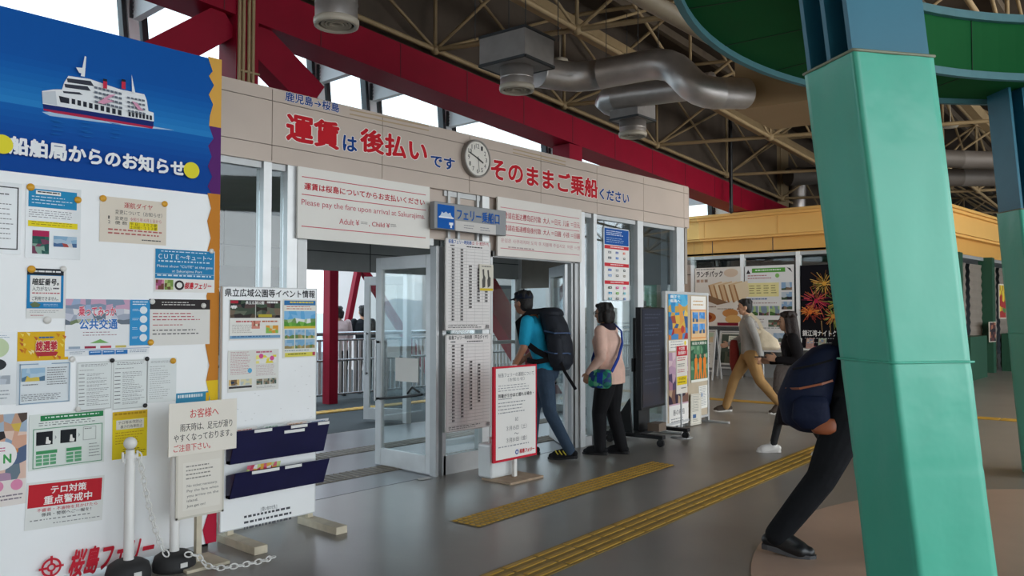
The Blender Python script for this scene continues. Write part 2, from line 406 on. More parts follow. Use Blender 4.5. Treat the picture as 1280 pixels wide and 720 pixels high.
# end wall of the vestibule (glazed) and inner wall
b = MB()
for y in (YF + .3, 6.6, YI): b.box((XR - .12, y - .05, 0), (XR - .02, y + .05, ZB), M_alu)
b.box((XR - .1, YF, 0), (XR - .04, YI, .12), M_alud); b.box((XR - .1, YF, 1.84), (XR - .04, YI, ZB), M_soff)
struct(b, 'wall_vestibule_end')
b = MB(); b.box((XR - .075, YF + .1, .12), (XR - .067, YI, 1.84), GLASS); struct(b, 'window_8')
M_grey = mat('grey_header_panel', '#8b8d8d', .55, 0, .05)
b = MB()
b.box((XL, YI, 1.98), (XR, YI + .08, ZB), M_grey)
for z in (2.2,): b.box((XL, YI - .004, z), (XR, YI, z + .012), M_dark)
for x in (4.4, 5.4, 6.4, 7.6, 8.4): b.box((x, YI - .004, 1.98), (x + .012, YI, ZB), M_dark)
for x0, x1 in ((2.35, 2.5), (3.7, 3.85), (5.28, 5.4), (7.02, 7.1), (7.55, 7.63), (8.3, 8.38), (9.2, 9.36)): b.box((x0, YI, 0), (x1, YI + .08, 2.0), M_alu)
b.box((2.5, YI + .01, 0), (3.7, YI + .07, .14), M_alud); b.box((7.63, YI + .01, 0), (9.2, YI + .07, .14), M_alud)
b.box((2.5, YI + .01, .95), (3.7, YI + .07, 1.02), M_alud); b.box((7.63, YI + .01, 1.0), (9.2, YI + .07, 1.05), M_alud)
b.box((3.85, YI + .02, 1.0), (5.28, YI + .06, 1.98), mat('dark_infill_panel', '#55585a', .5, 0, .06)); b.box((3.85, YI + .02, 0), (5.28, YI + .06, .14), M_alud)
struct(b, 'wall_vestibule_inner')
b = MB(); b.box((2.5, YI + .035, .14), (3.7, YI + .043, 1.98), GLASS); b.box((7.63, YI + .035, .14), (9.2, YI + .043, 1.98), GLASS); struct(b, 'window_9')

# doors: aluminium leaves swung open at right angles
def leaf(nm, x, y, L, H, flip=1, paper=None):
    """leaf hinged at (x, y), opened along +y"""
    r = empty(nm, (x, y, 0), kind='structure')
    f = MB(); t = .04
    f.bbox((-t / 2, 0, .012), (t / 2, .085, H), M_alu, .004); f.bbox((-t / 2, L - .085, .012), (t / 2, L, H), M_alu, .004)
    f.bbox((-t / 2, .085, .012), (t / 2, L - .085, .17), M_alu, .004); f.bbox((-t / 2, .085, H - .12), (t / 2, L - .085, H), M_alu, .004)
    f.build('door_frame', r)
    g = MB(); g.box((-.004, .08, .165), (.004, L - .08, H - .115), GLASS); g.build('glass_pane', r)
    for sgn in (-1, 1):
        h = MB(); xx = sgn * .065; y0 = L - .05
        h.tube([(xx, y0, .62), (xx, y0, 1.2)], .014, M_steel, 10)
        for z in (.64, 1.18): h.tube([(sgn * .02, y0, z), (xx, y0, z)], .012, M_blk, 8)
        h.build('pull_handle', r)
    p = MB(); p.tube([(0, .02, -.0), (0, .02, .02)], .02, M_steel, 8); p.build('pivot', r)
    return r
d1 = leaf('door_1', FX(551), YF + .09, .80, 1.99)
d2 = leaf('door_2', 7.17, YI + .12, .66, 1.96); d2.rotation_euler.z = .467
e3 = onZ(683, 543); d3 = leaf('door_3', FX(716), YF + .09, .78, 1.99); d3.rotation_euler.z = math.atan2(e3.y - YF - .09, e3.x - FX(716)) - PI / 2
d4 = leaf('door_4', 5.46, YI + .1, .78, 1.96)
M_paper = ink('#eceae4')
b = MB(); b.box((-.008, .2, .82), (-.005, .52, 1.04), M_paper); b.build('paper_notice', d1)
b = MB(); b.box((-.008, .14, .86), (-.005, .5, 1.1), M_paper); b.build('paper_notice', d2)
# closer arm / push bar of the near door, dark
b = MB(); b.tube([(-.03, .12, .72), (-.05, .3, .69), (-.05, .55, .66), (-.03, .72, .64)], .012, M_blk, 8); b.tube([(-.045, .14, .74), (-.06, .22, .78), (-.045, .3, .72)], .01, M_blk, 8); b.build('door_chain', d1)
# ---------------------------------------------------------------- outside on the pier deck
YO = 10.96
b = MB(); x = onZ(413, 503).x; b.box((x - .085, YO - .08, -.02), (x + .085, YO + .1, 4.2), M_red); struct(b, 'trim_red_deck_post')
b = MB()
ap = onY(449, 330, 13.2); fl = onY(418, 470, 13.2); fr = onY(545, 480, 13.2)
b.bar((fl.x, 13.2, -.1), (ap.x, 13.2, ap.z), .12, .11, M_red); b.bar((fr.x, 13.2, -.1), (ap.x, 13.2, ap.z), .12, .16, M_red); b.box((ap.x - .1, 13.05, ap.z - .1), (ap.x + .1, 13.4, ap.z + .8), M_red)
p = onY(600, 352, 9.2); q = onY(700, 520, 9.2); b.bar((p.x, 9.2, p.z), (q.x, 9.2, q.z), .28, .42, M_red)
struct(b, 'trim_red_deck_braces')
def railing(x0, x1, y, nm, lab):
    r = empty(nm, (x0, y, -.02), 0, lab, 'railing')
    L = x1 - x0
    b = MB(); b.tube([(0, 0, 1.13), (L, 0, 1.13)], .035, M_steel, 10); b.tube([(0, 0, 1.02), (L, 0, 1.02)], .018, M_steel, 8); b.tube([(0, -.05, .68), (L, -.05, .68)], .022, M_steel, 8); b.tube([(0, 0, .1), (L, 0, .1)], .02, M_steel, 8); b.build('rail', r)
    b = MB(); n = int(L / .105)
    for i in range(n + 1): b.box((i * .105 - .03, -.008, .1), (i * .105 + .03, .008, 1.02), M_alu)
    b.build('balusters', r)
    for i in range(int(L / 1.9) + 1): b = MB(); b.cyl((i * 1.9, 0, 0), (i * 1.9, 0, 1.13), .03, M_steel, 10); b.build('post', r)
    return r
railing(5.5, 11.4, 11.35, 'deck_railing', 'grey steel deck railing seen through the open left doorway')
railing(11.9, 17.6, 11.35, 'deck_railing', 'grey steel deck railing behind the man in the cap')
b = MB()
M_hill = mat('far_shore', '#d3dade', .9, 0, .15, .02)
b.add([(x, 90, z) for x in range(-80, 200, 14) for z in (-2, 2.2 + 2.2 * math.sin(x * .05) + 1.2 * math.sin(x * .17))], [(2 * i, 2 * i + 2, 2 * i + 3, 2 * i + 1) for i in range(19)], M_hill)
struct(b, 'ground_far_shore')
M_sea = mat('sea_water', '#7f95a3', .12, 0, .08, .3, .2, 2)
b = MB(); b.box((-120, 26, -2.2), (260, 95, -2), M_sea); struct(b, 'ground_sea')
M_pier = mat('pier_cladding', '#cfc9c4', .6, 0, .1, .4)
b = MB(); b.box((13, 16, -.02), (24, 18, 3.0), M_pier)
for i in range(8):
    b.box((13.5 + i * 1.3, 15.98, .9), (14.4 + i * 1.3, 16, 2.3), M_mulld if i % 2 else M_alu)
struct(b, 'wall_pier_building')

# ---------------------------------------------------------------- shop block at the back right
XK = 17.5; YK = 4.71
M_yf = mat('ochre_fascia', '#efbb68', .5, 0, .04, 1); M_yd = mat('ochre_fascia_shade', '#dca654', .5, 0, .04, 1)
def zk(v, u=947): return onX(u, v, XK).z
b = MB()
zt, z1, z2, z3 = 3.78, 3.19, 2.84, 2.6
A = math.radians(3.7)
def prof(x0, y0, x1, y1):
    return
# front (faces the camera along -x) and the long side running away to the right
LK = 30
def cornice(bm, off, zlo, zhi, m):
    """L-shaped band projecting `off` from the shop's front and side"""
    ca, sa = math.cos(A), math.sin(A); x0 = XK - off; y0 = YK - off
    pts = [(x0, 13), (x0, y0), (x0 + LK * ca, y0 - LK * sa * 0 - LK * .065), (x0 + LK * ca, y0 - LK * .065 + .6 + off), (x0 + .6 + off, y0 + .6 + off), (x0 + .6 + off, 13)]
    n = 6; vs = [(x, y, zlo) for x, y in pts] + [(x, y, zhi) for x, y in pts]
    fs = [(i, (i + 1) % n, (i + 1) % n + n, i + n) for i in range(n)] + [(0, 5, 4, 1), (1, 4, 3, 2), (7, 10, 11, 6), (8, 9, 10, 7)]
    bm.add(vs, fs, m)
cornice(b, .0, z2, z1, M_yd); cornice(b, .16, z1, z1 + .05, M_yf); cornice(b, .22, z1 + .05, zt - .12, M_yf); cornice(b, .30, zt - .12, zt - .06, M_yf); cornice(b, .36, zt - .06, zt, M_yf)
for y in (6.1, 7.6, 9.1, 10.6, 12.1): b.box((XK - .004, y, z2), (XK, y + .02, z1), M_gap)
for y in (5.6, 7.4, 9.2, 11.): b.box((XK - .226, y, z1 + .06), (XK - .22, y + .012, zt - .13), M_yd)
cornice(b, -.02, 2.76, z2, M_alud)
struct(b, 'wall_shop_fascia')
b = MB()
ys = [onX(u, 400, XK).y for u in (866, 928, 998)]
for y in ys: b.box((XK, y - .045, 0), (XK + .12, y + .045, z2), M_white)
b.box((XK, YK + .02, 0), (XK + .12, YK + .16, z2), M_white)
b.box((XK, YK, 0), (XK + .1, 13, .35), M_grey)
struct(b, 'trim_shop_front')
b = MB(); b.box((XK + .05, YK + .1, .35), (XK + .058, ys[0], 2.7), GLASS); struct(b, 'window_10')
b = MB()
M_int = mat('shop_interior_wall', '#4a4f52', .8, 0, .1)
b.box((XK + 3, YK + .3, 0), (XK + 3.1, 13, 3), M_int); b.box((XK, YK + .1, 2.85), (XK + 3, 13, 2.9), M_int)
b.box((XK + .05, ys[0], 0), (XK + .12, 13, 2.84), M_fas)
for z in (.6, 1.2, 1.8, 2.4): b.box((XK + .04, ys[0], z), (XK + .05, 13, z + .02), M_gap)
struct(b, 'wall_shop_interior')
# long side with shutters and green posts
M_shut = mat('roller_shutter', '#8d8378', .5, .2, .06, 4); M_green = mat('green_post', '#1c4a35', .5, 0, .05)
b = MB(); sl = -.065
for i in range(24):
    x = XK + .3 + i * 1.25; y = YK + .05 + sl * (x - XK)
    for k in range(26): b.add([(x, y + .02 * (k % 2), .05 + k * .1), (x + .95, y + sl * .95 + .02 * (k % 2), .05 + k * .1), (x + .95, y + sl * .95 + .02 * ((k + 1) % 2), .15 + k * .1), (x, y + .02 * ((k + 1) % 2), .15 + k * .1)], [(0, 1, 2, 3)], M_shut)
struct(b, 'wall_shop_side')
b = MB()
for i in range(12):
    x = XK + .05 + i * 2.5; y = YK + sl * (x - XK)
    b.box((x, y - .16, 0), (x + .3, y + .14, 2.84), M_green)
for x in (19.5, 23.5, 28.5): y = YK + sl * (x - XK); b.box((x, y - .5, 0), (x + 1.6, y - .1, .95), M_green)
struct(b, 'trim_shop_posts')
b = MB(); b.box((33.8, -12, 0), (34, 9.6, 6), M_int); struct(b, 'wall_far_end')
b = MB(); b.bar((XR + .08, 5.72, 1.42), (17.3, 10.05, 1.42), .08, 2.84, M_fas); b.box((17.2, 10.0, 0), (17.6, 10.1, 3.4), M_fas); b.box((18.4, 9.3, 2.6), (34, 9.4, 7.2), M_int)
struct(b, 'wall_hall_side')
b = MB(); b.box((-8.1, -12, 0), (-8, 9.6, 8.3), M_fas); struct(b, 'wall_left_light_block')  # unseen wall, added to keep out light from the left
p = CO + pd(826, 392) * 15; b = MB(); b.lathe([(.3, -.02), (.3, 3.4)], mat('green_pier_column', '#2f7a52', .5)); b.lathe([(.34, -.02), (.34, .12), (.3, .14)], M_galv); o = b.build('pier_column', None, (p.x, p.y, 0)); tag(o, 'round green column outside behind the right end of the entrance', 'column')

# ---------------------------------------------------------------- green ring gantry
M_rg = mat('ring_green', '#0b5a2b', .75, 0, .08, 1.2, 0, 40, .15); M_rim = mat('ring_rim_teal', '#457a82', .6, 0, .06); M_jg = mat('ring_joint', '#07301a', .7)
gz0, gz1, ri, ro = 3.6, 4.1, 3.3, 4.05
g = empty('ring_gantry', (RC.x, RC.y, gz0), 0, 'dark green ring gantry overhead carried on leaning blue columns', 'gantry')
def annulus(bm, r0, r1, z0, z1, m, n=120):
    vs = [(r * math.cos(2 * PI * i / n), r * math.sin(2 * PI * i / n), z) for r, z in ((r0, z0), (r1, z0), (r1, z1), (r0, z1)) for i in range(n)]
    fs = [(k * n + i, k * n + (i + 1) % n, ((k + 1) % 4) * n + (i + 1) % n, ((k + 1) % 4) * n + i) for k in range(4) for i in range(n)]
    bm.add(vs, [tuple(reversed(f)) for f in fs], m)
b = MB(); annulus(b, ri, ro, 0, gz1 - gz0, M_rg)
for i in range(28):
    a = 2 * PI * (i + .35) / 28; c, s_ = math.cos(a), math.sin(a)
    b.bar((ri * c, ri * s_, -.001), (ro * c, ro * s_, -.001), .012, .004, M_jg)
    b.bar(((ri - .002) * c, (ri - .002) * s_, 0), ((ri - .002) * c, (ri - .002) * s_, .5), .012, .004, M_jg, (-s_, c, 0))
b.build('ring_deck', g)
for z0, z1 in ((-.05, .015), (gz1 - gz0 - .02, gz1 - gz0 + .05)):
    b = MB(); annulus(b, ri - .05, ri, z0, z1, M_rim); b.build('inner_rim', g)
    b = MB(); annulus(b, ro, ro + .05, z0, z1, M_rim); b.build('outer_rim', g)
M_blue = mat('column_blue_steel', '#2b7288', .45, 0, .08, 4); M_pad = mat('teal_vinyl_pad', '#4db79b', .3, 0, .03, 2, .3, 5, .5)
M_padh = mat('teal_vinyl_hem', '#8a8f78', .5)
def column(az, label, rb=3.34, lean=.125):
    az = math.radians(az); d = Vector((math.cos(az), math.sin(az), 0)); t = Vector((-math.sin(az), math.cos(az), 0))
    o = empty('leaning_column', (RC.x + d.x * rb, RC.y + d.y * rb, 0), az, label, 'column')   # local x = outward
    ax = lambda z: lean * z
    s = MB()
    def plate(x0, x1, y0, y1, z0, z1, m):
        vs = [(x + ax(z), y, z) for z in (z0, z1) for x, y in ((x0, y0), (x1, y0), (x1, y1), (x0, y1))]
        s.add(vs, [(3, 2, 1, 0), (4, 5, 6, 7), (0, 1, 5, 4), (1, 2, 6, 5), (2, 3, 7, 6), (3, 0, 4, 7)], m)
    T = gz0
    for y in (-.13, 0, .13): plate(-.165, .165, y - .012, y + .012, 0, T, M_blue)
    plate(-.012, .012, -.13, .13, 0, T, M_blue); s.build('steel_column', o)
    # padded vinyl jacket: wrinkled sleeve
    p = MB(); hx, hy, H = .172, .155, 2.42; NZ, NS = 110, 12
    ring = []
    for (cx0, cy0, cx1, cy1) in ((-hx, -hy, hx, -hy), (hx, -hy, hx, hy), (hx, hy, -hx, hy), (-hx, hy, -hx, -hy)):
        for k in range(NS): f = k / NS; ring.append((cx0 + (cx1 - cx0) * f, cy0 + (cy1 - cy0) * f, min(f, 1 - f)))
    n = len(ring); vs = []; rn = random.Random(3)
    for j in range(NZ + 1):
        z = H * j / NZ
        for i, (x, y, e) in enumerate(ring):
            sw = .004 * math.sin(z * 3.1 + i * .55) * min(1, e * 5) + .004 * math.sin(z * 7 - i * .9 + 2) * min(1, e * 4)
            tw = .016 * math.exp(-((z - .9) / .5) ** 2)
            k = 1 + sw * 2.2 + (.007 if z < 1.25 else 0) * (1 if j % 40 else 0)
            slope = .035 * (-y / hy) * 0
            for (zc, i0, sl, am) in ((.95, 6, .018, .016), (.62, 9, .022, .018), (1.05, 20, -.02, .012), (.3, 4, .02, .012), (1.75, 8, .03, .008), (.45, 30, .02, .014)):
                dd = (i - i0 + n / 2) % n - n / 2; k += .6 * am * math.exp(-((z - zc - 3.2 * sl * dd) / .035) ** 2) * math.exp(-(dd / 6) ** 2)
            vs.append((x * k + ax(z) + tw * .3 * (y / hy), y * k + tw * .25 * (x / hx), z + slope))
    fs = [(j * n + i, j * n + (i + 1) % n, (j + 1) * n + (i + 1) % n, (j + 1) * n + i) for j in range(NZ) for i in range(n)]
    p.add(vs, fs, M_pad, True); pj = p.build('padded_jacket', o)
    h = MB(); q = [(x * 1.012 + ax(H), y * 1.012, H) for x, y, e in ring]; h.tube(q, .006, M_padh, 6, False, True, True); h.build('jacket_hem', pj)
    h = MB(); z = 1.27; h.tube([(x * 1.03 + ax(z), y * 1.03, z) for x, y, e in ring], .005, M_pad, 6, False, True, True); h.build('jacket_seam', pj)
    return o
column(144.4, 'near leaning blue steel column in a glossy teal padded jacket')
column(43, 'farther leaning blue column at the right edge, its jacket in shade')

# ---------------------------------------------------------------- tactile paving
def tact_dots():
    a, c, d_ = Vector((3.93, 4.07, 0)), Vector((6.82, 4.22, 0)), Vector((6.80, 3.95, 0)); e = Vector((3.945, 3.80, 0))
    o = empty('tactile_strip', a, 0, 'short yellow strip of raised dots on the floor before the right doorway', 'tactile paving')
    b = MB(); q = [p - a + Vector((0, 0, .004)) for p in (a, e, d_, c)]; b.add(q, [(0, 1, 2, 3)], M_yeld); b.build('base_tiles', o)
    b = MB()
    for i in range(58):
        for j in range(5):
            f, g_ = (i + .5) / 58, (j + .5) / 5
            p = (a * (1 - f) + c * f) * (1 - g_) + (e * (1 - f) + d_ * f) * g_ - a
            b.lathe([(.019, .004), (.014, .009), (0.0005, .0095)], M_yel, p, 8)
    o2 = b.build('raised_dots', o); o2['kind'] = 'stuff'
tact_dots()
def tact_lines(p0, p1, w, lab, wide=4):
    p0 = Vector(p0); p1 = Vector(p1); t = (p1 - p0); L = t.length; t.normalize()
    o = empty('tactile_strip', p0, math.atan2(t.y, t.x), lab, 'tactile paving')
    b = MB(); b.box((0, -w / 2, .0015), (L, w / 2, .004), M_yeld); b.build('base_tiles', o)
    b = MB()
    for j in range(wide):
        y = -w / 2 + w * (j + .5) / wide; x = (j % 2) * .0
        while x < L - .1: b.bbox((x + .012, y - .018, .003), (min(L, x + .288), y + .018, .0095), M_yel, .003, None, 1); x += .3
    o2 = b.build('raised_bars', o); o2['kind'] = 'stuff'
tact_lines((1.0, 2.84, 0), (12.4, 3.43, 0), .3, 'long yellow strip of raised guide bars crossing the hall floor')
tact_lines((12.4, 8.0, 0), (13.0, -3.5, 0), .3, 'far yellow guide strip running across the floor before the shop')
M_tbr = mat('tactile_brown_rib', '#857a6a', .6, 0, .1); M_tb = mat('tactile_brown', '#6b6154', .6, 0, .1)
for y, lab in ((5.75, 'grey-brown ribbed strip on the vestibule floor nearest the left doorway'), (6.75, 'grey-brown ribbed strip on the vestibule floor deeper inside')):
    b = MB(); b.box((3.0, y, .003), (8.6, y + .28, .007), M_tb)
    for i in range(80): b.box((3.02 + i * .07, y + .01, .007), (3.045 + i * .07, y + .27, .011), M_tbr)
    tag(b.build('tactile_strip'), lab, 'tactile paving')
b = MB(); b.box((6.3, 9.9, -.02), (9.3, 10.15, -.008), M_yeld)
for i in range(20): b.box((6.32 + i * .15, 9.92, -.008), (6.42 + i * .15, 10.13, -.002), M_yel)
tag(b.build('tactile_strip'), 'yellow strip on the dark deck beyond the left doorway', 'tactile paving')
# ================================================================ LETTERING ON THE ENTRANCE FRONT
RED, NAVY, WHT, BLK = '#c2202b', '#123f86', '#f4f3ef', '#2a2a2c'
def phrase(t, u0, v0, u1, v1, c, bold, nm):
    a, w, h = rectY(u0, v0, u1, v1, YF); s = Sheet(w, h, base=False); s.text(t, 0, 0, 1, 1, c, bold, 0, '#efe9e2', .03)
    s.build('lettering', (a.x, YF - .002, a.z), parent=fas)
phrase('鹿児島→桜島', 356.6, 114, 423.5, 141, NAVY, .024, 'a')
phrase('運賃', 358.7, 141, 423, 187, RED, .036, 'b')
phrase('は', 429, 169, 445.5, 190.5, NAVY, .032, 'c')
phrase('後払い', 451, 160, 533, 203.5, RED, .036, 'd')
phrase('です', 538.5, 193, 568, 213, NAVY, .034, 'e')
phrase('そのままご乗船', 614, 197, 746.5, 248, RED, .034, 'f')
phrase('ください', 749.5, 235, 786, 255, NAVY, .034, 'g')

# wall clock
cc = onY(592.5, 199, YF); cr = (onY(592, 176, YF).z - onY(592, 222.5, YF).z) / 2
ck = empty('wall_clock', (cc.x, YF, cc.z), 0, 'round white wall clock on the beige fascia between the red characters', 'clock')
b = MB()
def disc_y(bm, r, y0, y1, m, n=40):
    vs = [(r * math.cos(2 * PI * i / n), y, r * math.sin(2 * PI * i / n)) for y in (y0, y1) for i in range(n)]
    bm.add(vs, [tuple(range(n)), tuple(reversed(range(n, 2 * n)))] + [(i, i + n, (i + 1) % n + n, (i + 1) % n) for i in range(n)], m)
M_case = mat('clock_case_grey', '#8f8a84', .4, .3)
disc_y(b, cr, -.045, -.001, M_case); b.tube([(cr * .96 * math.cos(2 * PI * i / 40), -.047, cr * .96 * math.sin(2 * PI * i / 40)) for i in range(40)], cr * .055, M_case, 8, False, True, True); b.build('case', ck)
s = Sheet(1, 1, base=False); k = cr * .9
s.w = s.h = 2 * k; s.disc(.5, .5, k, '#e3dfd6', 40)
for i in range(12):
    a = 2 * PI * (i or 12) / 12; x, y_ = .5 + .37 * math.sin(a), .5 - .37 * math.cos(a)
    s.text(str(i or 12), x - (.07 if (i or 12) > 9 else .04), y_ - .065, x + (.07 if (i or 12) > 9 else .04), y_ + .065, BLK, .0)
s.build('dial', (-k, -.046, k), parent=ck)
def hand(a, L, w, nm, yy):
    h = MB(); h.bar((-.15 * L * math.sin(a), yy, -.15 * L * math.cos(a)), (L * math.sin(a), yy, L * math.cos(a)), w, .003, M_blk, (0, 1, 0)); h.build(nm, ck)
hand(2 * PI * 3.83 / 12, k * .5, .012, 'hour_hand', -.053); hand(2 * PI * 48.5 / 60, k * .78, .008, 'minute_hand', -.056); hand(2 * PI * 29 / 60, k * .8, .003, 'second_hand', -.058)

# white fare sign over the left doorway
def at(sh, a, Y, u, v): p = onY(u, v, Y); return ((p.x - a.x) / sh.w, (a.z - p.z) / sh.h)
ys = YF - .02
a, w, h = rectY(372.6, 207.5, 537, 311, ys); s = Sheet(w, h, '#e9e6df', .02)
def T(s, a, Y, t, u0, v0, u1, v1, c, bold=.0, **k):
    p = at(s, a, Y, u0, v0); q = at(s, a, Y, u1, v1); s.text(t, *p, *q, c, bold, **k)
def Rr(s, a, Y, u0, v0, u1, v1, c): p = at(s, a, Y, u0, v0); q = at(s, a, Y, u1, v1); s.rect(*p, *q, c)
for v in (220, 242, 282): y0 = at(s, a, ys, 376.5, v)[1]; s.rect(.025, y0, .965, y0 + .012, '#c4505a')
T(s, a, ys, '運賃は桜島についてからお支払いください', 380.4, 228, 530.5, 257, '#bb2a35', .022)
T(s, a, ys, 'Please pay the fare upon arrival at Sakurajima.', 376.8, 248.5, 531, 276, '#bf5560', .0)
T(s, a, ys, 'Adult ¥', 424, 272.6, 449, 282.5, '#c0505b', .004); T(s, a, ys, ', Child ¥', 461, 276.5, 487, 286, '#bb3a45', .01)
for u0, v0, u1, v1 in ((451, 277, 460, 281.5), (488, 280, 496, 285)): p = at(s, a, ys, u0, v0); q = at(s, a, ys, u1, v1); s.lines(*p, *q, 2, '#9b9791', .6, 3, 0)
s.build('fare_sign', (a.x, ys, a.z), 0, 'white fare sign with red Japanese and English print over the left doorway', 'sign')
a, w, h = rectY(622, 245.5, 727, 328, ys); s = Sheet(w, h, '#e6e1da', .02)
for v in (259, 276.5, 293, 310): y0 = at(s, a, ys, 630, v)[1]; s.rect(.03, y0, .97, y0 + .012, '#cf8087')
T(s, a, ys, '运费请在抵达樱岛后付款  大人 ＝日元  儿童 ＝日元', 625, 264, 724.5, 285.5, '#bd4550', .01)
T(s, a, ys, '運費請在抵達櫻島後付款  大人 ＝日圓  小孩 ＝日圓', 625, 280, 724.5, 299, '#bd4550', .01)
T(s, a, ys, '운임은 사쿠라지마 도착 후 지불해 주십시오  어른 ＝엔', 626, 297.5, 724.5, 312.5, '#c98f92', .0)
p = at(s, a, ys, 635, 308); s.lines(p[0], p[1], p[0] + .3, p[1] + .06, 1, '#b9a9a5', .5)
s.build('fare_sign', (a.x, ys, a.z), 0, 'white fare sign with red Chinese and faint Korean print over the right doorway', 'sign')
# grey boarding gate sign
yg = YF - .12
a, w, h = rectY(543, 251, 632.8, 295, yg)
r = empty('boarding_gate_sign', (a.x, yg, a.z), 0, 'grey box sign with blue ship pictogram between the two doorways', 'sign')
b = MB(); b.bbox((0, 0, -h), (w, .06, 0), mat('sign_box_grey', '#85888a', .5, .2), .006)
for x in (.2 * w, .8 * w): b.box((x - .02, .06, -h * .6), (x + .02, .12, -h * .4), M_alud)
b.build('sign_box', r)
s = Sheet(w, h, base=False); bl = '#155cb0'
p = at(s, a, yg, 546.7, 254.7); q = at(s, a, yg, 567.8, 287); X = lambda f: p[0] + (q[0] - p[0]) * f; Y_ = lambda f: p[1] + (q[1] - p[1]) * f
s.rect(X(0), Y_(0), X(1), Y_(1), bl)
s.poly([(X(.12), Y_(.5)), (X(.2), Y_(.42)), (X(.25), Y_(.3)), (X(.35), Y_(.36)), (X(.5), Y_(.28)), (X(.62), Y_(.36)), (X(.75), Y_(.3)), (X(.8), Y_(.42)), (X(.9), Y_(.5))], '#c9d6e6'); s.rect(X(.08), Y_(.5), X(.95), Y_(.56), '#e8edf2')
s.poly([(X(.68), Y_(.72)), (X(.92), Y_(.72)), (X(.92), Y_(.82)), (X(.85), Y_(.84)), (X(.85), Y_(.95)), (X(.75), Y_(.95)), (X(.75), Y_(.84)), (X(.68), Y_(.82))], '#e8edf2')
T(s, a, yg, 'フェリー乗船口', 571, 260.5, 624, 281, '#1d5aa8', .02)
p = at(s, a, yg, 569, 275.5); q = at(s, a, yg, 619.5, 295)
s.rect(p[0], p[1], q[0], q[1] - .04, '#cfccc8'); dx = q[0] - p[0]; dy = q[1] - p[1]
s.lines(p[0] + dx * .2, p[1] + dy * .3, p[0] + dx * .45, p[1] + dy * .75, 2, '#8d8d92', .4, 3); s.lines(p[0] + dx * .6, p[1] + dy * .35, p[0] + dx * .85, p[1] + dy * .8, 2, '#8d8d92', .4, 3)
s.build('sign_face', (0, -.002, 0), parent=r)
# timetables
yt = YF - .03
def timetable(u0, v0, u1, v1, title, lab, rows, cnts):
    a, w, h = rectY(u0, v0, u1, v1, yt); s = Sheet(w, h, '#e4e1de', .012); s.frame(0, 0, 1, 1, .008, '#b9b7b4')
    x = .06
    for t, c, f in title: s.text(t, x, .012, x + f, .055, c, .02); x += f + .01
    s.lines(.1, .072, .2, .09, 1, '#444444', .8, 2, 0); s.lines(.45, .072, .8, .09, 1, '#444444', .8, 4, 0)
    st = (.935 - .1) / rows
    for i in range(rows + 1): s.rect(.05, .1 + i * st, .95, .1 + i * st + .0025, '#a5a3a2')
    y = s.y()
    for cx, (i0, i1) in zip((.15, .34, .53, .71, .89), cnts):
        for i in range(i0, i1):
            s.rect(cx - .025, .1 + (i + .25) * st, cx - .004, .1 + (i + .8) * st, '#4c4a4c', y); s.rect(cx + .004, .1 + (i + .25) * st, cx + .025, .1 + (i + .8) * st, '#4c4a4c', y)
    for x in (.24, .44, .62, .8): s.rect(x, .1, x + .004, .935, '#c2c0be')
    s.lines(.05, .945, .8, .985, 2, '#6d6b6b', .5, 8); s.rect(.88, .945, .95, .985, '#8b8989')
    return s.build('timetable_board', (a.x, yt, a.z), 0, lab, 'timetable')
timetable(557, 297, 613.3, 412, [('桜島フェリー時刻表', '#2a59a5', .5), ('(土・日・祝日ダイヤ)', '#b83540', .38)], 'upper timetable board with blue and red title on the post between the doorways', 24, [(0, 23), (0, 23), (5, 19), (6, 17), (10, 17)])
timetable(557.3, 418.3, 614, 533, [('桜島フェリー時刻表（平日ダイヤ）', '#333436', .86)], 'lower timetable board with black title under the other timetable', 24, [(0, 23), (0, 22), (5, 20), (6, 18)])
a, w, h = rectY(599.5, 330, 616.7, 364, yt - .02); s = Sheet(w, h, '#d9d4c6', .003)
s.poly([(.2, .2), (.32, .18), (.34, .4), (.42, .5), (.4, .85), (.2, .9), (.18, .6), (.24, .5)], '#5a5854'); s.poly([(.55, .22), (.66, .2), (.7, .45), (.8, .5), (.78, .8), (.58, .88), (.55, .6), (.6, .5)], '#5a5854')
s.lines(.15, .06, .85, .14, 1, '#777570', .6, 3); s.rect(.03, .9, .97, .99, '#d9bf3a')
s.build('door_notice', (a.x, yt - .02, a.z), 0, 'small cream notice with two dark figures overlapping the upper timetable', 'notice')
# cashless payment poster on the glass
a, w, h = rectY(754.5, 283, 787, 376.5, YF + .05); s = Sheet(w, h, '#ebeae6', .006); s.frame(0, 0, 1, 1, .012, '#c9d2d8')
s.rect(.03, .015, .97, .235, '#1f57a4'); s.lines(.1, .045, .75, .12, 3, '#d5e0ee', .45, 3); s.lines(.1, .14, .9, .22, 3, '#9fb8d8', .4, 5)
for y0 in (.245, .485, .725): s.rect(.03, y0, .97, y0 + .048, '#cc3b43'); s.lines(.25, y0 + .014, .8, y0 + .04, 1, '#f2c9c9', .7, 3, .1)
lg = ['#8a8a8c', '#2b4fa0', '#d85030', '#404a58', '#3b79c9', '#7b7d80', '#3a67b8', '#a0a2a6', '#5a5c60', '#7ea4d6', '#777', '#9a8f80', '#2f3f2f', '#d8418b', '#e04ea0', '#2f9ad0', '#78b843', '#4dc0d0', '#66b5c5', '#777777', '#5b8fd0']
lg = [c if len(c) == 7 else '#777777' for c in lg]; q = 0
for (y0, nr) in ((.31, 2), (.55, 2), (.79, 3)):
    for rr in range(nr):
        for k in range(3):
            cx = .22 + k * .28; cy = y0 + rr * .075 + .03
            e = (.06, .05, .04)[q % 3]; s.rect(cx - e, cy - .015, cx + e, cy + .015, lg[q % 21]); s.rect(cx - e * .5, cy - .005, cx + e * .5, cy + .004, '#e4e4e0')
            q += 1
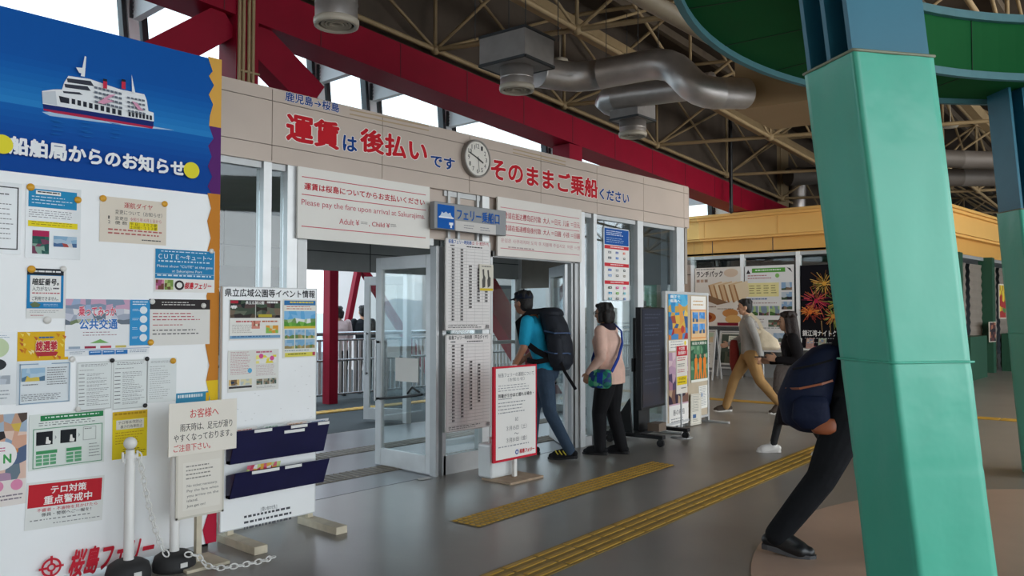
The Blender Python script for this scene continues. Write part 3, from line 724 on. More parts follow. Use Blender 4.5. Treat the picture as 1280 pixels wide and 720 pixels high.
s.build('payment_poster', (a.x, YF + .05, a.z), 0, 'tall blue and red cashless payment poster on the glass right of the doors', 'poster')

# ================================================================ BLUE NOTICE BOARD WALL
bx0, bx1 = .75, onY(277, 75, YB).x; zt = 3.056; zb = .03; bw = bx1 - bx0; bh = zt - zb
nb = empty('notice_board', (bx0, YB, zt), 0, 'large white notice board wall with blue ferry header and zigzag coloured edge', 'notice board')
s = Sheet(bw, bh, M_white, .06)
def fb(u, v): p = onY(u, v, YB); return ((p.x - bx0) / bw, (zt - p.z) / bh)
hb = (zt - 2.195) / bh; sea = (zt - 2.555) / bh
BL = '#0a56a8'
s.rect(0, 0, 1, sea, BL); s.rect(0, sea, 1, hb, '#0b489a')
for i in range(7): s.rect(0, sea - .012 * (7 - i), 1, sea, ['#0b5aac', '#0e60b1', '#1266b5', '#176cb9', '#1c73be', '#217ac3', '#2781c7'][i])
for i in range(5): s.rect(0, sea, 1, sea + .012 * (5 - i), ['#0c4c9e', '#0d51a3', '#0e56a7', '#0f5bab', '#1160b0'][i])
# zigzag edge bands
def zig(v0, v1, c, base, teeth):
    f0 = (zt - v0) / bh; f1 = (zt - v1) / bh; pts = [(1, f0)]
    for k, (x, f) in enumerate(teeth): pts.append((1 - x / bw, f0 + (f1 - f0) * f))
    pts.append((1, f1)); s.poly(pts, c)
zA = onY(277, 75, YB).z; zB_ = onY(275, 160, YB).z; zC = onY(273, 243, YB).z; zD = onY(270, 475, YB).z; zE = onY(268, 560, YB).z
zig(zA, zB_, '#dca84e', 0, [(.095, 0), (.06, .2), (.085, .28), (.05, .4), (.085, .55), (.055, .68), (.075, .85), (.08, 1)])
zig(zB_, zC, '#5d2a6e', 0, [(.08, 0), (.05, .18), (.085, .3), (.06, .45), (.085, .6), (.055, .75), (.085, .9), (.06, 1)])
zig(zC, zD, '#c98232', 0, [(.085, 0), (.06, .08), (.085, .15), (.06, .24), (.085, .32), (.05, .45), (.085, .55), (.06, .7), (.09, .8), (.06, .92), (.08, 1)])
zig(zD, zE, '#e6c12c', 0, [(.08, 0), (.05, .3), (.085, .6), (.06, 1)])
zig(zE, zb, '#b5213c', 0, [(.06, 0), (.085, .2), (.05, .4), (.085, .55), (.06, .7), (.09, .85), (.07, 1)])
# ferry illustration
def P(u, v): return fb(u, v)
def shp(pts, c): s.poly([P(*q) for q in pts], c)
shp([(52, 140), (62, 145), (180, 160), (218, 163), (190, 158), (120, 150), (70, 140)], '#a9c8e2')
shp([(54, 133), (54, 138), (66, 141), (140, 153), (190, 161), (192, 157), (55, 134)], '#b02a4a')
shp([(53, 128), (54, 136), (100, 143), (191, 158.5), (192, 150), (120, 141)], '#1c2c6e')
shp([(52, 114), (53, 130), (192, 152), (191.5, 141), (185, 139), (183, 126), (180, 118), (150, 112), (112, 99), (85, 95), (80, 103), (77, 112), (66, 112)], '#e9edef')
shp([(52, 115), (53, 129), (71, 132), (69, 114)], '#c9d0d6')
for (x0, y0, x1, y1) in ((83, 98, 117, 108), (80, 105, 113, 114), (78, 114, 103, 119)): shp([(x0, y0), (x1 - 4, y0 + (y1 - y0) * .35), (x1, y1), (x0 + 1, y1 - (y1 - y0) * .5)], '#3b3f4a')
shp([(73, 120), (86, 123), (86, 130), (75, 128)], '#2c303a')
for i in range(9): x = 89 + i * 7.2; y = 123.5 + i * 1.72; shp([(x, y), (x + 4.5, y + 1), (x + 4.5, y + 7.5), (x, y + 6.5)], '#2c303a')
for i in range(7): x = 160 + i * 4.4; y = 140 + i * .75; shp([(x, y), (x + 2.6, y + .5), (x + 2.6, y + 6), (x, y + 5.5)], '#2c303a')
for r_ in range(4):
    for i in range(7): x = 117 + i * 5; y = 108 + r_ * 6 + i * 1.25; shp([(x, y), (x + 4, y + 1), (x + 4, y + 3.8), (x, y + 2.8)], '#6b7480')
    for i in range(5): x = 158 + i * 4.6; y = 121 + r_ * 5.5 + i * .9; shp([(x, y), (x + 3.4, y + .8), (x + 3.4, y + 3.2), (x, y + 2.4)], '#6b7480')
shp([(120, 129), (135, 119), (143, 119), (132, 125), (141, 127), (128, 131)], '#d79ab4'); shp([(163, 127), (170, 130), (175, 137), (178, 139), (171, 138)], '#d79ab4')
for x, y in ((127, 100), (150, 100.5)): shp([(x, y + 2), (x + 5, y + 3), (x + 5, y + 12), (x, y + 11)], '#c8304a'); shp([(x, y - 1), (x + 5, y), (x + 5, y + 3), (x, y + 2)], '#22252e')
shp([(104, 71), (106, 72), (104, 97), (99, 96)], '#e9edef'); shp([(93, 85), (102, 86), (102, 93), (97, 92)], '#e9edef'); shp([(162.5, 94), (167, 117), (163, 116.5)], '#e9edef')
for i in range(14): x = 60 + (i * 37) % 110; y = 150 + (i * 13) % 22; shp([(x, y), (x + 12, y + 1.6), (x + 16, y + 2.6), (x + 4, y + 1.4)], '#1a6ab5')
p = P(10, 171); q = P(228, 221); s.text('船舶局からのお知らせ', *p, *q, '#eef2f4', .042)
s.disc(*P(1, 181), .05, '#e8dc3a'); s.disc(*P(237, 213.5), .05, '#e8dc3a')
# emblem and name at the foot
p = P(62, 708); rr = .05
s.ring(*p, rr, .011, '#c8293a'); s.ring(*p, rr * .45, .01, '#c8293a'); dx, dy = rr / bw, rr / bh
for (ex, ey) in ((1, 0), (-1, 0), (0, 1), (0, -1)): s.rect(p[0] + ex * dx * .75 - dx * .12 - abs(ex) * dx * .35, p[1] + ey * dy * .75 - dy * .12 - abs(ey) * dy * .35, p[0] + ex * dx * .75 + dx * .12 + abs(ex) * dx * .35, p[1] + ey * dy * .75 + dy * .12 + abs(ey) * dy * .35, '#c8293a')
s.text('桜島フェリー', *P(82, 689), *P(186, 698), '#c8293a', .035, .22)
s.build('board_panel', (0, 0, 0), parent=nb)
b = MB(); b.box((0, .06, -bh), (.05, .1, 0), M_alud); b.box((bw - .06, .06, -bh - zb), (bw - .02, .12, 0), M_alud); b.box((.4, .06, -bh - zb), (.45, .45, -bh), M_alud); b.box((bw - .06, .06, -bh - zb), (bw - .02, .4, -bh), M_alud); b.build('back_frame', nb)

yp = YB - .004
PST = []
def poster(u0, v0, u1, v1, lab, cat, fn, paper='#ecebe6', name='poster', roll=0, Y=None, grp=None):
    Y = Y or yp; a, w, h = rectY(u0, v0, u1, v1, Y); s = Sheet(w, h, paper, .0012); fn(s)
    return s.build(name, (a.x, Y, a.z), 0, lab, cat, grp, roll)
M_sleeve = mat('plastic_sleeve', '#dfe3e4', .12, 0, .03)
def f1(s): s.frame(.02, .06, .93, .94, .006, '#4a4a4c'); s.lines(.1, .16, .85, .2, 1, '#555555', .5, 4); s.lines(.1, .3, .85, .85, 8, '#8a8a8c', .25, 6)
poster(-26, 224, 25.5, 318, 'white framed sheet in a plastic sleeve at the photo\'s left edge under the header', 'notice', f1, M_sleeve, 'notice')
def f2(s):
    s.rect(.04, .05, .92, .3, '#2e8fc0'); s.rect(.17, .07, .62, .12, '#f4f4f0'); s.lines(.2, .08, .6, .115, 1, '#333333', .6, 3, 0); s.lines(.1, .15, .88, .28, 3, '#cfe4f0', .35, 6)
    s.lines(.05, .34, .92, .46, 4, '#77777a', .35, 7); s.rect(.04, .49, .94, .57, '#ecd92e'); s.lines(.1, .5, .9, .56, 2, '#998a20', .35, 5)
    s.rect(.12, .62, .42, .7, '#b4305a'); s.photo(.12, .7, .42, .94, [['#3d6a60', '#2e5a55', '#8fb0a0', '#7d4a60']], 4, 5, 1); s.photo(.5, .68, .93, .83, [['#8fb4d0', '#b0c8da'], ['#50709a', '#b0504a', '#d0d0d0']], 5, 3, 2)
poster(33, 230, 100, 325, 'sleeved sheet with blue header, yellow line and two small pictures', 'notice', f2, M_sleeve, 'notice')
def f3(s):
    s.text('運航ダイヤ', .35, .09, .78, .22, '#b83538', .01); s.text('変更について（お知らせ）', .22, .27, .93, .37, '#454340', .0)
    s.text('1', .12, .42, .14, .49, '#454340'); s.text('変更日', .22, .42, .4, .5, '#454340'); s.text('令和５年４月１日から', .44, .42, .92, .5, '#b85a58')
    s.text('2', .12, .52, .15, .59, '#454340'); s.text('便 数', .22, .52, .4, .6, '#454340')
    s.rect(.43, .52, .86, .68, '#e6d428'); s.text('平 日：１０２便', .44, .525, .85, .595, '#5b4a20', .008); s.text('土日祝：１１２便', .44, .605, .85, .675, '#5b4a20', .008)
    s.lines(.12, .7, .95, .86, 2, '#b86560', .5, 8, .1); s.lines(.62, .9, .92, .95, 1, '#555555', .6, 4, 0)
poster(125, 244.5, 207.5, 307, 'beige sheet about changed sailing times with yellow highlights', 'notice', f3, '#e2d8c8', 'notice')
def f4(s):
    s.rect(.01, .01, .99, .69, '#2f86b8'); s.lines(.1, .05, .9, .09, 1, '#d8e8f2', .6, 8)
    s.text('ＣＵＴＥ～キュート～', .06, .12, .95, .24, '#eaf2f6', .01); s.lines(.06, .27, .95, .34, 1, '#cfe2ee', .6, 9, .1)
    s.text('Please show "CUTE" at the gate', .04, .37, .96, .45, '#eaf2f6', .0); s.text('at Sakurajima Port', .28, .48, .78, .56, '#eaf2f6', .0)
    s.rect(.01, .575, .99, .582, '#e0ecf2'); s.lines(.04, .6, .96, .67, 1, '#d4e6f0', .6, 9, .05)
    s.photo(.02, .72, .15, .95, [['#a85a80', '#d890a8', '#7a4a40']], 3, 3, 4); s.photo(.16, .72, .3, .95, [['#7d9a50', '#b0c078', '#6a5a38']], 3, 3, 5)
    s.disc(.4, .84, .03, '#3a3436', 16); s.disc(.4, .84, .018, '#ecebe6', 12); s.text('桜島フェリー', .48, .77, .93, .92, '#c8293a', .03, .2)
poster(193.5, 310, 268, 366, 'blue CUTE ticket poster with the ferry name along its foot', 'poster', f4)
def f5(s):
    s.rect(0, 0, .93, .8, '#2b86bf'); s.rect(.0, .0, .93, .13, '#2d3238'); s.lines(.12, .04, .85, .1, 1, '#e8e8e8', .7, 3, 0); s.rect(.08, .14, .86, .67, '#eeeeea')
    s.text('暗証番号。', .13, .2, .8, .33, '#2d2d2f', .03, .1); s.text('入力がない', .13, .36, .62, .45, '#3a3a3c', .01); s.lines(.66, .38, .82, .44, 1, '#555555', .6, 3, 0); s.lines(.13, .48, .84, .53, 1, '#c06a70', .6, 6, 0); s.text('ご利用できません。', .13, .56, .8, .64, '#3a3a3c', .01)
    s.poly([(.08, .72), (.2, .66), (.35, .72), (.3, .77), (.15, .78)], '#6a7a58'); s.lines(.42, .71, .85, .77, 2, '#bcd8ec', .4, 4); s.lines(.08, .84, .85, .9, 2, '#99999b', .35, 6); s.lines(.1, .93, .5, .96, 1, '#c08080', .6, 4)
poster(34, 335, 82, 398, 'small blue framed notice about entering a code number', 'notice', f5, '#e6e7e3', 'notice')
def f6(s):
    s.photo(0, 0, .75, .45, [['#b9c4da', '#9fb2cf', '#d0a8c0', '#8a9ab0'], ['#c9ccd8', '#a8b0c0', '#70808f', '#e0e0e4'], ['#7a8a68', '#8fa078', '#707a86', '#b0b8a0']], 10, 5, 6)
    s.poly([(0, .5), (.12, .42), (.6, .42), (.75, .52), (.75, 1), (0, 1)], '#eceff0')
    s.text('乗ってみっか', .15, .13, .58, .3, '#d8566c', .03, 0, '#f4f4f4', .04); s.text('公共交通', .16, .35, .6, .53, '#3f79c0', .03, 0, '#f4f4f4', .04)
    s.lines(.2, .58, .62, .68, 2, '#a0707a', .3, 8); s.poly([(.28, .78), (.4, .71), (.5, .78)], '#7fb36a')
    for i in range(4): s.rect(.04 + i * .18, .83, .17 + i * .18, .87, ['#9fb0c0', '#a03a50', '#c85060', '#d0c070'][i])
    s.rect(.75, 0, 1, .84, '#3d97cf')
    for i in range(4): s.disc(.92, .19 + i * .17, .022, '#e6eef2', 14); s.lines(.78, .17 + i * .17, .87, .22 + i * .17, 2, '#d8e8f2', .4, 2)
    s.lines(.78, .03, .98, .12, 2, '#e4eef4', .5, 3); s.rect(0, .885, 1, .892, '#5a7fb5')
    for i in range(3): s.rect(.27 + i * .155, .91, .415 + i * .155, .985, '#3579bd'); s.lines(.285 + i * .155, .93, .4 + i * .155, .97, 1, '#cfe0ee', .5, 3)
    s.lines(.05, .92, .24, .98, 2, '#8a96a8', .4, 4); s.lines(.75, .92, .98, .98, 2, '#8a96a8', .4, 4)
poster(82, 373.6, 186.3, 442, 'colourful public transport poster with a blue column down its right side', 'poster', f6, '#eceff0')
def f7(s):
    s.rect(.0, .0, 1, .22, '#3a3536'); s.lines(.2, .06, .75, .16, 2, '#d8d4d0', .45, 6)
    s.lines(.06, .3, .85, .5, 3, '#b86068', .42, 7); s.lines(.06, .55, .6, .6, 1, '#c08080', .5, 5); s.lines(.06, .66, .9, .82, 2, '#6d6c6c', .4, 8)
poster(186.4, 373.7, 262, 430, 'white sheet with a black header bar and rows of red print', 'notice', f7, '#e4e2dc', 'notice')
def f8(s):
    s.rect(0, 0, .94, .4, '#e4b62c')
    for i in range(26): x = random.random() * .86; y = random.random() * .34; s.poly([(x, y), (x + .08, y + .02), (x + .06, y + .06)], random.choice(['#f2d860', '#d98a2a', '#f4e6a0', '#c86a3a']))
    s.text('総選挙', .33, .13, .72, .27, '#c23545', .04, 0, '#f4ead0', .05); s.lines(.38, .07, .66, .11, 1, '#3a6aa8', .7, 3, 0); s.poly([(.32, .29), (.36, .28), (.7, .28), (.74, .29), (.7, .34), (.36, .34)], '#b83a40')
    s.frame(.04, .44, .97, .99, .005, '#8fa9c0'); s.rect(.38, .41, .62, .47, '#dce8f0'); s.photo(.08, .5, .5, .68, [['#9fc0d8', '#b8d0e0'], ['#5a7a94', '#8aa090', '#d8c058']], 5, 3, 8)
    s.lines(.54, .5, .94, .76, 8, '#7b7d80', .4, 5); s.lines(.08, .86, .94, .96, 4, '#77797c', .4, 8); s.lines(.1, .72, .4, .76, 1, '#8a8c90', .4, 4)
poster(22, 415, 88, 502, 'yellow topped leaflet with a blue bordered lower half', 'poster', f8, '#e2e8ea')
def f9(s):
    s.lines(.4, .05, .85, .1, 2, '#8aa0b0', .4, 4); s.disc(.55, .22, .05, '#c8d8b0'); s.disc(.52, .45, .045, '#3a3d40', 18, .03); s.photo(.4, .6, .85, .72, [['#c0c8d0', '#a8b0b8']], 4, 2); s.lines(.4, .8, .85, .95, 3, '#99a0a6', .4, 4)
poster(-32, 415, 20, 505, 'crinkled plastic sleeve cut by the photo\'s left edge', 'notice', f9, M_sleeve, 'notice')
def flist(s):
    s.frame(.02, .02, .98, .98, .003, '#b8bab8'); s.lines(.12, .06, .9, .12, 2, '#6d6e6e', .4, 7); s.lines(.08, .17, .6, .2, 1, '#808080', .4, 5)
    for i in range(9): s.lines(.06, .25 + i * .075, .22, .275 + i * .075, 1, '#606062', .7, 2, 0); s.lines(.28, .25 + i * .075, .92, .31 + i * .075, 2, '#8a8b8b', .4, 6, .5)
poster(96, 452.5, 139.7, 511, 'white printed list, the left one of three in a row', 'notice', flist, '#e3e8e6', 'notice')
poster(140.8, 450, 184, 509.5, 'white printed list, the middle one of three in a row', 'notice', flist, '#e3e8e6', 'notice')
def flist2(s): s.lines(.12, .06, .9, .12, 2, '#8a8c8c', .35, 7); s.lines(.08, .18, .85, .95, 16, '#a5a8a8', .3, 6, .5)
poster(184.3, 448.5, 220, 501, 'faintly printed list, the right one of three in a row', 'notice', flist2, '#e0e5e4', 'notice')
def f13(s):
    s.rect(.14, .03, .98, .13, '#2f8450'); s.lines(.2, .06, .92, .11, 1, '#dcece0', .6, 9, 0); s.lines(.12, .16, .96, .24, 2, '#6c7472', .4, 10); s.frame(.05, .26, .97, .97, .004, '#5a9a74')
    for x in (.09, .4): s.rect(x, .32, x + .21, .56, '#25282c'); s.poly([(x + .12, .54), (x + .13, .42), (x + .155, .42), (x + .16, .48), (x + .19, .5), (x + .18, .55)], '#e8e6e0')
    for x in (.33, .64): s.poly([(x, .4), (x + .02, .44), (x, .48)], '#a0a8a4')
    s.frame(.7, .3, .88, .55, .003, '#b0b4b0'); s.lines(.72, .33, .86, .36, 1, '#777777', .6, 3)
    s.rect(.09, .66, .36, .72, '#4a9a64')
    for i in range(3):
        for j in range(3): s.rect(.09 + i * .09, .74 + j * .065, .165 + i * .09, .79 + j * .065, '#6aac80')
    s.rect(.48, .66, .68, .72, '#4a9a64')
    for j in range(3): s.rect(.48, .74 + j * .065, .57, .79 + j * .065, '#6aac80'); s.rect(.59, .74 + j * .065, .68, .79 + j * .065, '#6aac80')
    s.lines(.78, .62, .94, .9, 5, '#8f9693', .3, 3)
poster(36.7, 519, 130, 577, 'white sheet with a green title bar, two dark pictures and green tables', 'notice', f13, '#e2e8e2', 'notice')
def f14(s):
    s.rect(.0, .0, 1, .16, '#dcb630'); s.lines(.05, .03, .95, .11, 1, '#b08a20', .7, 6, 0); s.rect(.1, .18, .9, .38, '#e6e2d2'); s.text('テロ等未然防止', .16, .2, .85, .27, '#5a564c', .0); s.text('暴力行為等防止', .22, .29, .85, .36, '#5a564c', .0)
    s.lines(.08, .44, .92, .72, 5, '#c09a28', .4, 8); s.lines(.3, .8, .95, .94, 3, '#7a6a20', .4, 5)
poster(141, 515.5, 183.5, 569.5, 'yellow security notice behind the first white post', 'notice', f14, '#e8d02a', 'notice')
def f15(s):
    s.photo(0, 0, 1, .72, [['#d8b858', '#a8b8c8', '#c8a088', '#584a44'], ['#d8a890', '#3a3638', '#e4c8b8', '#90a8c0'], ['#6a9a60', '#c0b090', '#d89050', '#5a6a88'], ['#b090a8', '#e0c0b0', '#70808c', '#d8b0a0']], 7, 8, 15)
    s.disc(.5, .45, .075, '#f0eeec'); s.text('N', .56, .44, .7, .53, '#4aa05a', .04); s.lines(.38, .36, .64, .42, 2, '#d06a90', .5, 2)
    for x in (.45, .82): s.disc(x, .78, .028, '#e08fb0')
    s.lines(.3, .88, .95, .96, 2, '#8a8088', .5, 4)
poster(-32, 521, 31.8, 629, 'photo collage leaflet with pink dots at the photo\'s left edge', 'poster', f15, '#e8e0da')
def f16(s):
    s.rect(.02, .05, .97, .54, '#c32b36'); s.text('テロ対策', .3, .11, .76, .28, '#f2eeea', .02); s.text('重点警戒中', .22, .32, .84, .5, '#f2eeea', .02)
    s.text('不審者・不審物を見かけたら', .14, .57, .92, .645, '#c0404a', .015); s.text('係員・警察へご一報を！', .2, .67, .84, .745, '#3a3a3c', .015)
    s.lines(.06, .8, .86, .85, 1, '#8a8c8c', .6, 12, .05); s.lines(.35, .9, .96, .94, 1, '#909292', .6, 9, 0)
poster(34, 604, 130, 646, 'white anti-terror notice with a large red block of white characters', 'notice', f16, '#e4e6e2', 'notice', .04)
def f17(s): s.lines(.05, .15, .8, .8, 1, '#d8e6ea', .5, 8); s.rect(.88, .1, .98, .9, '#e0b020')
poster(220, 492, 262, 503.5, 'narrow blue strip peeping out above the rain notice', 'notice', f17, '#3f8fb4', 'notice', 0)
M_my = mat('magnet_yellow', '#e0a52c', .3); M_mw = mat('magnet_white', '#e6e4de', .35); M_mk = mat('magnet_black', '#242426', .4)
def magnet(u, v, m, lab, r=.013):
    p = onY(u, v, yp); b = MB()
    prof_ = [(r, 0), (r, .004), (r * .8, .009), (r * .01, .011)]; n = 14
    vs = [(q * math.cos(2 * PI * k / n), -z - .003, q * math.sin(2 * PI * k / n)) for q, z in prof_ for k in range(n)]
    b.add(vs, [(i * n + k, i * n + (k + 1) % n, (i + 1) * n + (k + 1) % n, (i + 1) * n + k) for i in range(3) for k in range(n)], m, True)
    o = b.build('magnet'); o.location = p; tag(o, lab, 'magnet', 'round magnets on the notice board')
magnet(38, 234, M_my, 'yellow magnet on the left corner of the sleeved sheet with the blue header', .02); magnet(97, 250, M_my, 'yellow magnet on the right corner of the sleeved sheet with the blue header', .019)
magnet(128.5, 248, M_my, 'yellow magnet on the left corner of the beige sailing times sheet', .019); magnet(205.5, 255, M_my, 'yellow magnet on the right corner of the beige sailing times sheet', .018)
magnet(39, 336.5, M_my, 'yellow magnet on the left corner of the code number notice', .02); magnet(79, 336, M_mw, 'white magnet on the right corner of the code number notice', .016)
magnet(188, 428, M_my, 'yellow magnet at the foot of the blue column on the transport poster', .018); magnet(216, 451, M_my, 'yellow magnet on the faint right list', .018)
magnet(140, 450.5, M_mk, 'black magnet between the left and middle lists', .013); magnet(183.5, 448.5, M_mk, 'black magnet on the top right corner of the middle list', .013); magnet(181, 506.8, M_mk, 'black magnet on the bottom right corner of the middle list', .013)
magnet(59, 400, M_mw, 'white magnet under the code number notice', .02); magnet(97, 511.5, M_mw, 'white magnet on the bottom left corner of the left list', .015); magnet(190, 377, M_mw, 'white magnet on the left corner of the black header sheet', .016); magnet(254, 382, M_mw, 'white magnet on the right corner of the black header sheet', .016)
magnet(90, 449, M_mw, 'white magnet below the left corner of the transport poster', .016); magnet(264, 314, M_mw, 'white magnet on the right corner of the blue CUTE poster', .016)

# ================================================================ EVENT BOARD
YE = 4.70
ex0, ex1 = onY(274, 400, YE).x + .02, onY(396, 400, YE).x; et = 1.625; eb = .085; ew = ex1 - ex0; eh = et - eb
ev = empty('event_board', (ex0, YE, et), 0, 'white park events board with navy leaflet pockets on wooden feet', 'notice board')
s = Sheet(ew, eh, M_white, .03); s.frame(0, 0, 1, 1, .006, '#cfd2d2')
def fe(u, v): p = onY(u, v, YE); return ((p.x - ex0) / ew, (et - p.z) / eh)
s.text('県立広域公園等イベント情報', *fe(281, 360.5), *fe(393.5, 372.5), '#2e2f33', .02)
s.text('[ 問い合わせ先 ]', *fe(326, 634), *fe(346, 636), '#44464a', .01); 
p = fe(305, 645); q = fe(366, 641); s.lines(p[0], p[1], q[0] + .02, q[1] + .04, 3, '#55575c', .5, 9, .15)
rn = random.Random(5)
for i in range(40):
    u, v = rn.uniform(284, 390), rn.uniform(455, 530); p = fe(u, v); s.rect(p[0], p[1], p[0] + rn.uniform(.004, .02), p[1] + .002, '#d2d3d0')
s.build('board_panel', (0, 0, 0), parent=ev)
M_wood = mat('pale_wood', '#c9bfa8', .65, 0, .12, 12)
for x in (.09, ew - .02):
    b = MB(); b.bbox((x - .045, -.33, -et + .0), (x + .045, .12, -et + .05), M_wood, .004); b.box((x - .02, .03, -et + .05), (x + .02, .06, -.3), M_wood); b.build('foot', ev)
M_navy = mat('navy_pocket', '#1c1c44', .4, 0, .1, 6)
def rack(zt_, zb_, front, lab):
    r = empty('leaflet_rack', (0, 0, 0), 0); r.parent = ev
    b = MB(); x0, x1 = .035, ew + .03
    b.prism([(0, 0), (1, 0), (1, 1), (0, 1)], 0, 0, M_navy) if 0 else None
    pts = [(-.004, zb_), (-.05, zb_), (-front, zt_), (-front + .006, zt_), (-.05, zb_ + .02), (-.004, zb_ + .02)]
    n = len(pts); vs = [(x, y, z) for x in (x0, x1) for y, z in pts]
    b.add(vs, [(i, (i + 1) % n, (i + 1) % n + n, i + n) for i in range(n)] + [tuple(reversed(range(n))), tuple(range(n, 2 * n))], M_navy)
    for i in range(5):
        x = x0 + (x1 - x0) * i / 4
        b.add([(x, -.004, zb_), (x, -.05, zb_), (x, -front, zt_), (x, -.004, zt_ - .03)], [(0, 1, 2, 3)], M_navy)
    b.build('pocket', r); return r, x0, x1
zt1, zb1 = onY(345, 533, 4.6).z - et, onY(345, 572, 4.66).z - et
zt2, zb2 = onY(345, 583, 4.6).z - et, onY(345, 613, 4.66).z - et
r1, x0, x1 = rack(zt1, zb1, .12, ''); r2, x0, x1 = rack(zt2, zb2, .12, '')
for r, zt_, spec in ((r1, zt1, ((.18, .36, 0), (.56, .74, 0), (.5, .72, -.03), (.86, .99, 0))), (r2, zt2, ((.16, .44, 0), (.5, .68, 0)))):
    for f0, f1, dz in spec:
        b = MB(); b.box((x0 + (x1 - x0) * f0, -.123 - dz * .4, zt_ - .022 + dz), (x0 + (x1 - x0) * f1, -.121 - dz * .4, zt_ - .003 + dz), ink('#e8e8e4')); o = b.build('label_strip', r)
for i, f in enumerate((.14, .31)):
    s = Sheet(.12, .2, '#f0e6e2'); s.photo(0, 0, 1, .5, [['#d86a80', '#e8b050', '#c8d890', '#f0e8e8', '#d04a60']], 5, 4, i); s.lines(.1, .6, .9, .95, 5, '#b09090', .4, 4)
    s.build('leaflet', (ex0 + x0 + (x1 - x0) * f, YE - .09, et + zt2 + .03), 0, 'pink flowery leaflet in the lower navy pocket, ' + ('left one' if i == 0 else 'right one'), 'leaflet', 'leaflets in the navy pockets', 0, None, math.radians(18))
for i, f in enumerate((.02, .3, .55, .8)):
    s = Sheet(.15, .2, ['#e6e2dc', '#dfe4e2', '#e8dcd4', '#e2e4e8'][i]); s.lines(.1, .05, .9, .2, 2, ['#c07070', '#70a080', '#c09060', '#7088b0'][i], .5, 4)
    s.build('leaflet', (ex0 + x0 + (x1 - x0) * f, YE - .09, et + zt1 + .012), 0, 'pale leaflet just showing over the upper navy pocket, ' + ['leftmost', 'second from left', 'third from left', 'rightmost'][i], 'leaflet', 'leaflets in the navy pockets', 0, None, math.radians(18))
ye = YE - .004
def g1(s):
    s.photo(.01, .01, .99, .45, [['#3a3032', '#5a4a48', '#2a3030', '#4a5a4a'], ['#4a5548', '#6a7060', '#38302c', '#7a6a5a'], ['#3a3432', '#5c5044', '#2c2a2c']], 10, 5, 31); s.rect(.49, .02, .5, .45, '#d8d8d4'); s.rect(.02, .02, .16, .09, '#b03040'); s.text('県立広域公園', .3, .03, .66, .11, '#f0f0ec', .02); s.lines(.72, .03, .95, .12, 1, '#e8e8e4', .7, 3, 0); s.text('春', .02, .14, .14, .22, '#f0f0ec', .03); s.rect(.55, .36, .82, .43, '#c0b040')
    s.rect(.01, .46, .99, .88, '#ecebe4'); s.lines(.12, .52, .6, .6, 1, '#c06060', .6, 4); s.lines(.05, .62, .5, .84, 6, '#a09088', .35, 7); s.photo(.42, .52, .58, .72, [['#d89080', '#e8e0c8', '#a06050']], 4, 3); s.photo(.7, .64, .95, .84, [['#90c060', '#e0a040', '#d8d8b0']], 4, 3); s.lines(.62, .52, .97, .6, 1, '#c07050', .6, 4)
    s.rect(.01, .89, .99, .96, '#7aa6c8'); s.lines(.05, .9, .9, .95, 1, '#2f5a8a', .5, 9)
poster(287, 374.5, 350.5, 424, 'event poster with dark photographs across its top half', 'poster', g1, '#e8e6e0', 'poster', 0, ye)
def g2(s):
    s.rect(.03, .02, .97, .1, '#3a78b0'); s.lines(.2, .04, .9, .09, 1, '#e8d850', .6, 5, 0); s.rect(.03, .1, .97, .2, '#eceae0'); s.lines(.1, .12, .9, .19, 2, '#c06050', .45, 6)
    s.photo(.03, .2, .97, .46, [['#6ab0e0', '#88c0e8'], ['#e8ece8', '#b0c8a0', '#7a9a60'], ['#6aa848', '#7ab850', '#5a9840']], 8, 4, 41); s.rect(.03, .46, .97, .5, '#d8c048')
    for i in range(3):
        for j in range(2): s.photo(.05 + i * .31, .52 + j * .17, .33 + i * .31, .67 + j * .17, [['#80b0d0', '#a0c0d8'], ['#6a8a50', '#a09060', '#c0b070']], 4, 3, i + j * 3)
    s.lines(.05, .87, .95, .9, 1, '#6a8a9a', .5, 8); s.rect(.06, .91, .96, .98, '#e2d860'); s.lines(.15, .925, .8, .965, 1, '#707030', .6, 4); s.rect(.88, .91, .96, .97, '#c05060')
poster(354, 374, 395, 446, 'tall event poster with a green lawn photograph and six small ones', 'poster', g2, '#e6e6dc', 'poster', 0, ye)
def g3(s):
    s.lines(.05, .04, .45, .6, 14, '#c08a90', .4, 6); s.lines(.54, .04, .95, .12, 1, '#c06a80', .6, 4); s.photo(.54, .14, .95, .34, [['#e8d850', '#ecebe6', '#f0e890', '#ecebe6']], 6, 4); s.lines(.54, .38, .95, .66, 7, '#c0a0a4', .35, 6)
    for c, x, y in (('#60b0d8', .42, .5), ('#d85a98', .86, .22), ('#d85a98', .64, .16)): s.disc(x, y, .016, c, 12)
    s.photo(.02, .7, .22, .84, [['#30405a', '#806a50', '#e0c080']], 4, 3); s.photo(.24, .7, .46, .84, [['#e0d8b0', '#c0c8c8']], 4, 3); s.rect(.02, .86, .46, .91, '#4a4648')
    for i in range(3): s.photo(.55 + i * .14, .72, .67 + i * .14, .86, [['#586a60', '#8a7a68', '#b0a890']], 3, 3, i)
    s.lines(.55, .9, .95, .96, 2, '#a0a0a0', .4, 6)
poster(285, 438.5, 348, 486, 'pale event leaflet with pink print on the lower left of the events board', 'poster', g3, '#e4e4de', 'poster', 0, ye)
